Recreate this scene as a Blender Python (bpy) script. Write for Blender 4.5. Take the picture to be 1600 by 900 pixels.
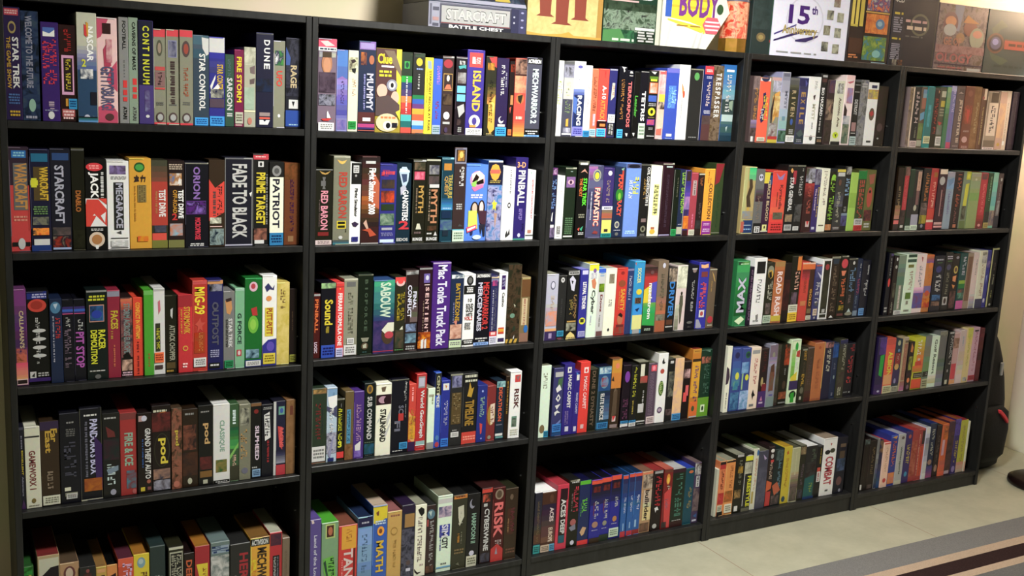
import bpy, math, random
from mathutils import Matrix, Vector
S=bpy.context.scene
for o in list(bpy.data.objects): bpy.data.objects.remove(o)
COL=S.collection
rnd=random.Random(7)

# ------------------------------------------------------------------ camera, light, exposure
CAM_LOC=(-0.1456,-2.7728,1.5831)
CAM_R=(0.87415,-0.48306,0.05019)
CAM_U=(0.04495,0.18338,0.98201)
CAM_F=(0.48358,0.85617,-0.18202)
LENS=36.5028
CASE_W=0.7650
CASE_H=1.7652
cam_data=bpy.data.cameras.new('camera'); cam=bpy.data.objects.new('camera',cam_data); COL.objects.link(cam)
cam_data.lens=LENS; cam_data.sensor_width=36; cam_data.clip_start=.05
R_=Vector(CAM_R); U_=Vector(CAM_U); F_=Vector(CAM_F)
cam.matrix_world=Matrix(((R_.x,U_.x,-F_.x,CAM_LOC[0]),(R_.y,U_.y,-F_.y,CAM_LOC[1]),(R_.z,U_.z,-F_.z,CAM_LOC[2]),(0,0,0,1)))
S.camera=cam
world=bpy.data.worlds.new('world'); S.world=world; world.use_nodes=True
world.node_tree.nodes['Background'].inputs[0].default_value=(.55,.6,.55,1)
world.node_tree.nodes['Background'].inputs[1].default_value=.015
S.view_settings.view_transform='Standard'; S.view_settings.look='None'; S.view_settings.gamma=1
S.view_settings.use_curve_mapping=False
S.view_settings.exposure=0.0
CEILING_W=92.0; TORCH_W=46.0
CEIL_POS=(1.5,-1.1,2.44)
def area(name,loc,size,power,col,target=None):
    l=bpy.data.lights.new(name,'AREA'); l.shape='DISK'; l.size=size; l.energy=power; l.color=col
    o=bpy.data.objects.new(name,l); COL.objects.link(o); o.location=loc
    if target: o.rotation_euler=(Vector(target)-Vector(loc)).to_track_quat('-Z','Y').to_euler()
    return o
area('ceiling_lamp_light',CEIL_POS,.34,CEILING_W,(1,.985,.92))

# ------------------------------------------------------------------ materials
def lin(c): return c/12.92 if c<=.04045 else ((c+.055)/1.055)**2.4
NAMED={'w':'eee','k':'111','r':'d34','a':'da3'}
def rgb(h):
    h=NAMED.get(h,h)
    return tuple(lin((int(ch,16)/15)**1.22) for ch in h)+(1,)
MATS={}
def base_mat(name,rough=.4,spec=.5):
    m=bpy.data.materials.new(name); m.use_nodes=True; b=m.node_tree.nodes['Principled BSDF']
    b.inputs['Roughness'].default_value=rough; b.inputs['Specular IOR Level'].default_value=spec
    return m,b
def N(m,t,**kw):
    n=m.node_tree.nodes.new(t)
    for k,v in kw.items():
        if k in n.inputs: n.inputs[k].default_value=v
        else: setattr(n,k,v)
    return n
def L(m,a,b): m.node_tree.links.new(a,b)
def ink(h,rough=.38):
    """printed card: flat ink with a faint paper mottle"""
    k='c'+h+str(rough)
    if k in MATS: return MATS[k]
    m,b=base_mat('print_'+h,rough,.4)
    tc=N(m,'ShaderNodeTexCoord'); n=N(m,'ShaderNodeTexNoise',Scale=90.0,Detail=2.0)
    L(m,tc.outputs['Object'],n.inputs['Vector'])
    mx=N(m,'ShaderNodeMix',data_type='RGBA',blend_type='MULTIPLY'); mx.inputs[0].default_value=.16
    mx.inputs[6].default_value=rgb(h); L(m,n.outputs['Color'],mx.inputs[7]); 
    hs=N(m,'ShaderNodeHueSaturation',Saturation=.95,Value=1.08); L(m,mx.outputs[2],hs.inputs['Color'])
    L(m,hs.outputs[0],b.inputs['Base Color']); MATS[k]=m; return m
def art(*cs):
    """mottled printed picture in a few inks"""
    k='a'+'-'.join(cs)
    if k in MATS: return MATS[k]
    m,b=base_mat('picture_'+'_'.join(cs),.36,.4)
    tc=N(m,'ShaderNodeTexCoord'); n=N(m,'ShaderNodeTexNoise',Scale=38.0,Detail=3.0,Roughness=.6,Distortion=.8)
    L(m,tc.outputs['Object'],n.inputs['Vector'])
    r=N(m,'ShaderNodeValToRGB'); e=r.color_ramp.elements
    pos=[.34,.62] if len(cs)==2 else [.36,.5,.64]
    e[0].position=pos[0]; e[0].color=rgb(cs[0]); e[1].position=pos[-1]; e[1].color=rgb(cs[-1])
    if len(cs)==3: q=e.new(pos[1]); q.color=rgb(cs[1])
    L(m,n.outputs['Fac'],r.inputs[0]); L(m,r.outputs[0],b.inputs['Base Color']); MATS[k]=m; return m
def noise_mat(name,c1,c2,scale,rough=.6,stretch=(1,1,1),bump=0.0,spec=.4,coord='Object',metal=0):
    m,b=base_mat(name,rough,spec); b.inputs['Metallic'].default_value=metal
    tc=N(m,'ShaderNodeTexCoord'); mp=N(m,'ShaderNodeMapping'); mp.inputs['Scale'].default_value=stretch
    L(m,tc.outputs[coord],mp.inputs[0]); n=N(m,'ShaderNodeTexNoise',Scale=scale,Detail=5.0); L(m,mp.outputs[0],n.inputs['Vector'])
    r=N(m,'ShaderNodeValToRGB'); e=r.color_ramp.elements; e[0].position=.3; e[1].position=.7
    e[0].color=rgb(c1); e[1].color=rgb(c2); L(m,n.outputs['Fac'],r.inputs[0]); L(m,r.outputs[0],b.inputs['Base Color'])
    if bump:
        bp=N(m,'ShaderNodeBump',Strength=bump,Distance=.002); L(m,n.outputs['Fac'],bp.inputs['Height']); L(m,bp.outputs[0],b.inputs['Normal'])
    return m
M_BLACKWOOD=noise_mat('black_ash_laminate','222','333',22,.42,(3,3,.35),.12)
M_BACK=noise_mat('black_hardboard','111','222',30,.7)
M_PLASTER_BACK=noise_mat('wall_paint_back','ddb','edc',3,.8,bump=.05)
M_PLASTER=noise_mat('wall_paint','edd','eed',4,.8,bump=.05)
M_PLASTER_DARK=noise_mat('wall_paint_low_bounce','775','886',4,.8,bump=.05)  # for the unseen left and front walls, toned dark to cut bounced light
M_CEIL=noise_mat('ceiling_paint','ddd','eed',3,.9)
M_PIN=noise_mat('steel_pin','999','ccc',40,.3,metal=1)

# ------------------------------------------------------------------ mesh collector
class MB:
    def __init__(s): s.v=[]; s.f=[]; s.mi=[]; s.mats=[]; s.idx={}
    def m(s,mat):
        if mat.name not in s.idx: s.idx[mat.name]=len(s.mats); s.mats.append(mat)
        return s.idx[mat.name]
    def add(s,vs,fs,mat):
        o=len(s.v); s.v+=vs; i=s.m(mat)
        for f in fs: s.f.append([o+k for k in f]); s.mi.append(i)
    def cbox(s,x0,x1,y0,y1,z0,z1,c,mat,faces=None):
        """box with chamfered edges; faces: {'front':mat,...} overrides"""
        faces=faces or {}
        c=min(c,(x1-x0)/3,(y1-y0)/3,(z1-z0)/3)
        P={}
        vs=[]
        def V(x,y,z): vs.append((x,y,z)); return len(vs)-1
        xs,ys,zs=(x0,x1),(y0,y1),(z0,z1); sg=(1,-1)
        for i in (0,1):
            for j in (0,1):
                for k in (0,1):
                    X,Y,Z=xs[i],ys[j],zs[k]; a,b,d=c*sg[i],c*sg[j],c*sg[k]
                    P[i,j,k]=(V(X,Y+b,Z+d),V(X+a,Y,Z+d),V(X+a,Y+b,Z))
        o=len(s.v); s.v+=vs
        def F(ix,mat_): s.f.append([o+q for q in ix]); s.mi.append(s.m(mat_))
        nm={(0,0):'left',(0,1):'right',(1,0):'front',(1,1):'back',(2,0):'bottom',(2,1):'top'}
        for ax in range(3):
            for e in (0,1):
                ring=[]
                for (p,q) in ((0,0),(1,0),(1,1),(0,1)):
                    key=[p,q]; key.insert(ax,e); ring.append(P[tuple(key)][ax])
                F(ring if (e==1)==(ax!=1) else ring[::-1],faces.get(nm[ax,e],mat))
        for ax in range(3):
            a1,a2=[a for a in range(3) if a!=ax]
            for p in (0,1):
                for q in (0,1):
                    k0=[0]*3;k0[a1]=p;k0[a2]=q;k1=list(k0);k1[ax]=1
                    A,B=P[tuple(k0)],P[tuple(k1)]
                    F([A[a1],B[a1],B[a2],A[a2]],mat)
        for key,t in P.items(): F(list(t),mat)
    def build(s,name,parent=None,loc=(0,0,0),smooth=False):
        me=bpy.data.meshes.new(name); me.from_pydata(s.v,[],s.f)
        for m in s.mats: me.materials.append(m)
        me.polygons.foreach_set('material_index',s.mi)
        if smooth: me.polygons.foreach_set('use_smooth',[True]*len(s.f))
        me.update()
        o=bpy.data.objects.new(name,me); COL.objects.link(o); o.location=loc
        if parent is not None: o.parent=parent
        return o
def tag(o,label=None,cat=None,group=None,kind=None):
    for k,v in (('label',label),('category',cat),('group',group),('kind',kind)):
        if v: o[k]=v
    return o
def empty(name,loc=(0,0,0),rz=0):
    o=bpy.data.objects.new(name,None); COL.objects.link(o); o.location=loc; o.rotation_euler=(0,0,rz); o.empty_display_size=.1
    return o
def cyl(mb,cx,cy,z0,z1,r0,r1,n,mat,cap=True,ph=0.0):
    vs=[(cx+r0*math.cos(ph+2*math.pi*k/n),cy+r0*math.sin(ph+2*math.pi*k/n),z0) for k in range(n)]
    vs+=[(cx+r1*math.cos(ph+2*math.pi*k/n),cy+r1*math.sin(ph+2*math.pi*k/n),z1) for k in range(n)]
    fs=[[k,(k+1)%n,n+(k+1)%n,n+k] for k in range(n)]
    if cap: fs+=[list(range(n))[::-1],list(range(n,2*n))]
    mb.add(vs,fs,mat)
def lathe(mb,cx,cy,prof,n,mat):
    vs=[];fs=[]
    for (r,z) in prof: vs+=[(cx+r*math.cos(2*math.pi*k/n),cy+r*math.sin(2*math.pi*k/n),z) for k in range(n)]
    for i in range(len(prof)-1):
        for k in range(n): fs.append([i*n+k,i*n+(k+1)%n,(i+1)*n+(k+1)%n,(i+1)*n+k])
    mb.add(vs,fs,mat)

# ------------------------------------------------------------------ the room
RX0,RX1,RY0,RY1,RZ=-1.7,4.43,-4.3,.305,2.5
def slab(name,x0,x1,y0,y1,z0,z1,mat):
    mb=MB(); mb.cbox(x0,x1,y0,y1,z0,z1,.001,mat); return tag(mb.build(name),kind='structure')
def tile_mat():
    m,b=base_mat('beige_floor_tile',.45,.4)
    g=N(m,'ShaderNodeTexCoord'); br=N(m,'ShaderNodeTexBrick',Scale=1.0)
    mp=N(m,'ShaderNodeMapping'); mp.inputs['Location'].default_value=(.435,.6,0); L(m,g.outputs['Object'],mp.inputs[0]); L(m,mp.outputs[0],br.inputs['Vector'])
    br.offset=0; br.inputs['Brick Width'].default_value=.9; br.inputs['Row Height'].default_value=.9
    br.inputs['Mortar Size'].default_value=.002; br.inputs['Mortar Smooth'].default_value=.2
    n=N(m,'ShaderNodeTexNoise',Scale=7.0,Detail=7.0,Roughness=.65); L(m,g.outputs['Object'],n.inputs['Vector'])
    r=N(m,'ShaderNodeValToRGB'); e=r.color_ramp.elements; e[0].position=.3; e[1].position=.7; e[0].color=rgb('aa9'); e[1].color=rgb('bba')
    L(m,n.outputs['Fac'],r.inputs[0]); L(m,r.outputs[0],br.inputs['Color1']); L(m,r.outputs[0],br.inputs['Color2'])
    br.inputs['Mortar'].default_value=rgb('987'); L(m,br.outputs['Color'],b.inputs['Base Color'])
    return m
slab('floor',RX0-.1,RX1+.1,RY0-.1,RY1+.1,-.1,0,tile_mat())
slab('ceiling',RX0-.1,RX1+.1,RY0-.1,RY1+.1,RZ,RZ+.1,M_CEIL)
slab('wall_back',RX0-.1,RX1+.1,RY1,RY1+.1,0,RZ,M_PLASTER_BACK)
slab('wall_right',RX1,RX1+.1,RY0,RY1,0,RZ,M_PLASTER)
slab('wall_left',RX0-.1,RX0,RY0,RY1,0,RZ,M_PLASTER_DARK)
slab('wall_front',RX0-.1,RX1+.1,RY0-.1,RY0,0,RZ,M_PLASTER_DARK)

# ------------------------------------------------------------------ bookcases
SHELF_Z={(1, 1): 1.4643, (1, 2): 1.1432, (1, 3): 0.8014, (1, 4): 0.4715, (1, 5): 0.0706, (2, 1): 1.4604, (2, 2): 1.1407, (2, 3): 0.8104, (2, 4): 0.491, (2, 5): 0.0706, (3, 1): 1.4652, (3, 2): 1.1411, (3, 3): 0.8075, (3, 4): 0.4777, (3, 5): 0.0688, (4, 1): 1.4642, (4, 2): 1.1421, (4, 3): 0.8051, (4, 4): 0.4818, (4, 5): 0.0763, (5, 1): 1.463, (5, 2): 1.1394, (5, 3): 0.7992, (5, 4): 0.4736, (5, 5): 0.0643}
T=.0165; DEP=.285
ORD=['leftmost','second','middle','fourth','rightmost']
CASELAB=['black bookcase at the left edge of the frame, its base cut off',
 'black bookcase second from the left, next to the leftmost one',
 'middle black bookcase of the five, canister and toy boxes on top',
 'black bookcase fourth from the left, white anniversary box on top',
 'rightmost black bookcase, standing beside the dark bag and right wall']
def panel(name,parent,x0,x1,y0,y1,z0,z1,mat=M_BLACKWOOD):
    mb=MB(); mb.cbox(x0,x1,y0,y1,z0,z1,.0012,mat); return mb.build(name,parent)
for i in range(5):
    X=i*CASE_W; e=empty('bookcase',(X,0,0))
    tag(e,CASELAB[i],'bookcase','row of five black bookcases')
    a,b=.0006,CASE_W-.0006
    panel('side_panel',e,a,a+T,0,DEP,0,CASE_H); panel('side_panel',e,b-T,b,0,DEP,0,CASE_H)
    panel('top_panel',e,a+T,b-T,.001,DEP,CASE_H-.019,CASE_H)
    for j in range(1,6):
        z=SHELF_Z[i+1,j]
        panel('shelf' if j<5 else 'bottom_panel',e,a+T,b-T,.0015,DEP-.004,z-.018,z)
    panel('kick_board',e,a+T,b-T,.006,.02,.001,SHELF_Z[i+1,5]-.018)
    panel('back_panel',e,a+T,b-T,DEP-.004,DEP,.004,CASE_H-.019,M_BACK)
    for j in range(1,6):
        for y in (.04,.235):
            mb=MB()
            zz=SHELF_Z[i+1,j]+ (.075 if j<5 else .28)
            vs=[];n=8;x=b-T
            for xx in (x,x-.004):
                vs+=[(xx,y+.003*math.cos(2*math.pi*k/n),zz+.003*math.sin(2*math.pi*k/n)) for k in range(n)]
            mb.add(vs,[[k,(k+1)%n,n+(k+1)%n,n+k] for k in range(n)]+[list(range(n,2*n))],M_PIN)
            mb.build('shelf_pin',e)

# ------------------------------------------------------------------ lettering and printed spines
GC={}; ASP={}
def glyphs(text):
    if text in GC: return GC[text]
    c=bpy.data.curves.new('lettering','FONT'); c.body=text; c.resolution_u=2; c.offset=.03
    o=bpy.data.objects.new('lettering',c); me=o.to_mesh()
    vs=[(v.co.x,v.co.y) for v in me.vertices]; fs=[list(p.vertices) for p in me.polygons]
    o.to_mesh_clear(); bpy.data.objects.remove(o); bpy.data.curves.remove(c)
    xs=[v[0] for v in vs]; ys=[v[1] for v in vs]; x0,x1,y0,y1=min(xs),max(xs),min(ys),max(ys)
    vs=[((x-x0)/max(x1-x0,1e-6),(y-y0)/max(y1-y0,1e-6)) for x,y in vs]
    GC[text]=(vs,fs); ASP[text]=(x1-x0)/.7; return GC[text]
SEG=[(0,0,1,.22),(0,.39,1,.61),(0,.78,1,1),(0,0,.26,.55),(.74,0,1,.55),(0,.45,.26,1),(.74,.45,1,1),(.37,0,.63,1)]
class Face:
    """a rectangle (x0..x0+w, front y, z0..z0+h) that elements are printed on"""
    def __init__(f,mb,x0,w,y,z0,h): f.mb=mb;f.x0=x0;f.w=w;f.y=y;f.z0=z0;f.h=h;f.layer=0
    def pt(f,s,t): return (f.x0+s*f.w,f.y-.00018*f.layer,f.z0+(1-t)*f.h)
    def poly(f,pts,mat): f.mb.add([f.pt(s,t) for s,t in pts],[list(range(len(pts)))[::-1]],mat)
    def rect(f,s0,s1,t0,t1,mat): f.poly([(s0,t0),(s1,t0),(s1,t1),(s0,t1)],mat)
    def draw(f,el):
        k=el.split(); ty=k[0]; f.layer+=1
        if ty=='D':
            pts=[tuple(float(q)/100 for q in p.split(',')) for p in k[2:]]; f.poly(pts,ink(k[1])); return
        s0,s1,t0,t1=[float(q)/100 for q in k[1:5]]
        if ty=='R': f.rect(s0,s1,t0,t1,ink(k[5]))
        elif ty=='A': f.rect(s0,s1,t0,t1,art(*k[5:8]))
        elif ty=='E':
            n=20; f.poly([((s0+s1)/2+(s1-s0)/2*math.cos(2*math.pi*q/n),(t0+t1)/2+(t1-t0)/2*math.sin(2*math.pi*q/n)) for q in range(n)],ink(k[5]))
        elif ty=='F':
            a,b=[[int(ch,16) for ch in c] for c in k[5:7]]; n=7
            for q in range(n):
                c=''.join('%x'%round(a[i]+(b[i]-a[i])*q/(n-1)) for i in range(3))
                f.rect(s0,s1,t0+(t1-t0)*q/n,t0+(t1-t0)*(q+1)/n,ink(c))
        elif ty in 'VUH':
            vs,fs=glyphs(' '.join(k[6:])); P=[]
            for u,v in vs:
                if ty=='V': P.append(f.pt(s0+(s1-s0)*v,t0+(t1-t0)*u))
                elif ty=='U': P.append(f.pt(s1-(s1-s0)*v,t1-(t1-t0)*u))
                else: P.append(f.pt(s0+(s1-s0)*u,t1-(t1-t0)*v))
            f.mb.add(P,fs,ink(k[5],.3))
        elif ty=='S':
            txt=''.join(k[6:]); n=len(txt); mat=ink(k[5],.3); d=(t1-t0)/n
            for i,ch in enumerate(txt):
                vs,fs=glyphs(ch); hw=d*.36*min(1,ASP[ch]/.62); md=t0+d*(i+.5); a=md-hw; b=md+hw
                # letters lie on their sides, tops to the right, as spine capitals do
                f.mb.add([f.pt(s0+(s1-s0)*v,a+(b-a)*u) for u,v in vs],fs,mat)
        elif ty=='Y':
            mat=ink(k[5],.3); gh=(s1-s0)*f.w/f.h*.62; n=max(3,round((t1-t0)/max(gh,.02))); d=(t1-t0)/n; n_=0
            for i in range(n):
                if n_>3 and rnd.random()<.16: n_=0; continue
                n_+=1; a=t0+d*i; b=a+d*.8
                js=rnd.uniform(-.05,.05)*(s1-s0)
                for sg in rnd.sample(SEG,rnd.choice((2,3,3))):
                    f.rect(s0+js+(s1-s0)*(1-sg[3]),s0+js+(s1-s0)*(1-sg[1]),a+(b-a)*sg[0],a+(b-a)*sg[2],mat)
        elif ty in 'XZ':
            mat=ink(k[5],.3); n=int(k[6]) if len(k)>6 else 1
            for i in range(n):
                if ty=='X':
                    d=(t1-t0)/n; a=t0+d*i+d*.2; b=t0+d*(i+1)-d*.2; p=s0+rnd.uniform(0,.08)*(s1-s0)
                    while p<s1-.02:
                        q=min(s1,p+rnd.uniform(.08,.2)); f.rect(p,q,a,b,mat); p=q+.035
                else:
                    d=(s1-s0)/n; a=s0+d*i+d*.15; b=s0+d*(i+1)-d*.15; p=t0
                    while p<t1-.005:
                        q=min(t1,p+rnd.uniform(.008,.022)); f.rect(a+(b-a)*rnd.choice((0,0,.2)),b,p,q,mat); p=q+rnd.choice((.005,.005,.016))
def box_geometry(mb,ox,oy,oz,w,h,d,spec):
    """cardboard game box, front at oy; returns the sticker elements (separate parts)"""
    base,els=spec; top=None
    if '^' in base: base,top=base.split('^')
    mat=ink(base)
    faces={'top':ink(top)} if top else {}
    mb.cbox(ox,ox+w,oy,oy+d,oz,oz+h,.0011,mat,faces)
    # tuck flap seam on the lid
    mb.add([(ox+.004,oy+.010,oz+h+.0002),(ox+w-.004,oy+.010,oz+h+.0002),(ox+w-.004,oy+.0112,oz+h+.0002),(ox+.004,oy+.0112,oz+h+.0002)],[[0,1,2,3]],ink('444'))
    f=Face(mb,ox+.0008,w-.0016,oy,oz+.0008,h-.0016); st=[]
    wear=''.join('%x'%min(14,int(q,16)+4) for q in NAMED.get(base,base)); worn=rnd.random()
    for e in els:
        if e[0]=='K': st.append(e)
        elif e: f.draw(e)
    if worn<.55:                                   # card rubbed pale along the lid fold and foot
        f.draw('R 0 %d 0 .7 %s'%(rnd.randint(60,100),wear))
        if worn<.3: f.draw('R %d 100 99.4 100 %s'%(rnd.randint(0,40),wear))
        if worn<.15: f.draw('R 0 2.5 %d %d %s'%(rnd.randint(0,20),rnd.randint(50,100),wear))
    return f,st
def sticker(mb,f,e,depth=.0008):
    k=e.split(); s0,s1,t0,t1=[float(q)/100 for q in k[1:5]]
    a=f.pt(s0,t1); b=f.pt(s1,t0); y=f.y-.00018*(f.layer+1)
    mb.cbox(a[0],b[0],y-depth,y,a[2],b[2],.0002,ink(k[5],.45))
    g=Face(mb,a[0],b[0]-a[0],y-depth,a[2],b[2]-a[2])
    c=[int(ch,16) for ch in k[5]]; dk=''.join('%x'%max(0,v-5) for v in c)
    g.draw('X 10 90 14 82 %s 3'%dk)

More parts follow.
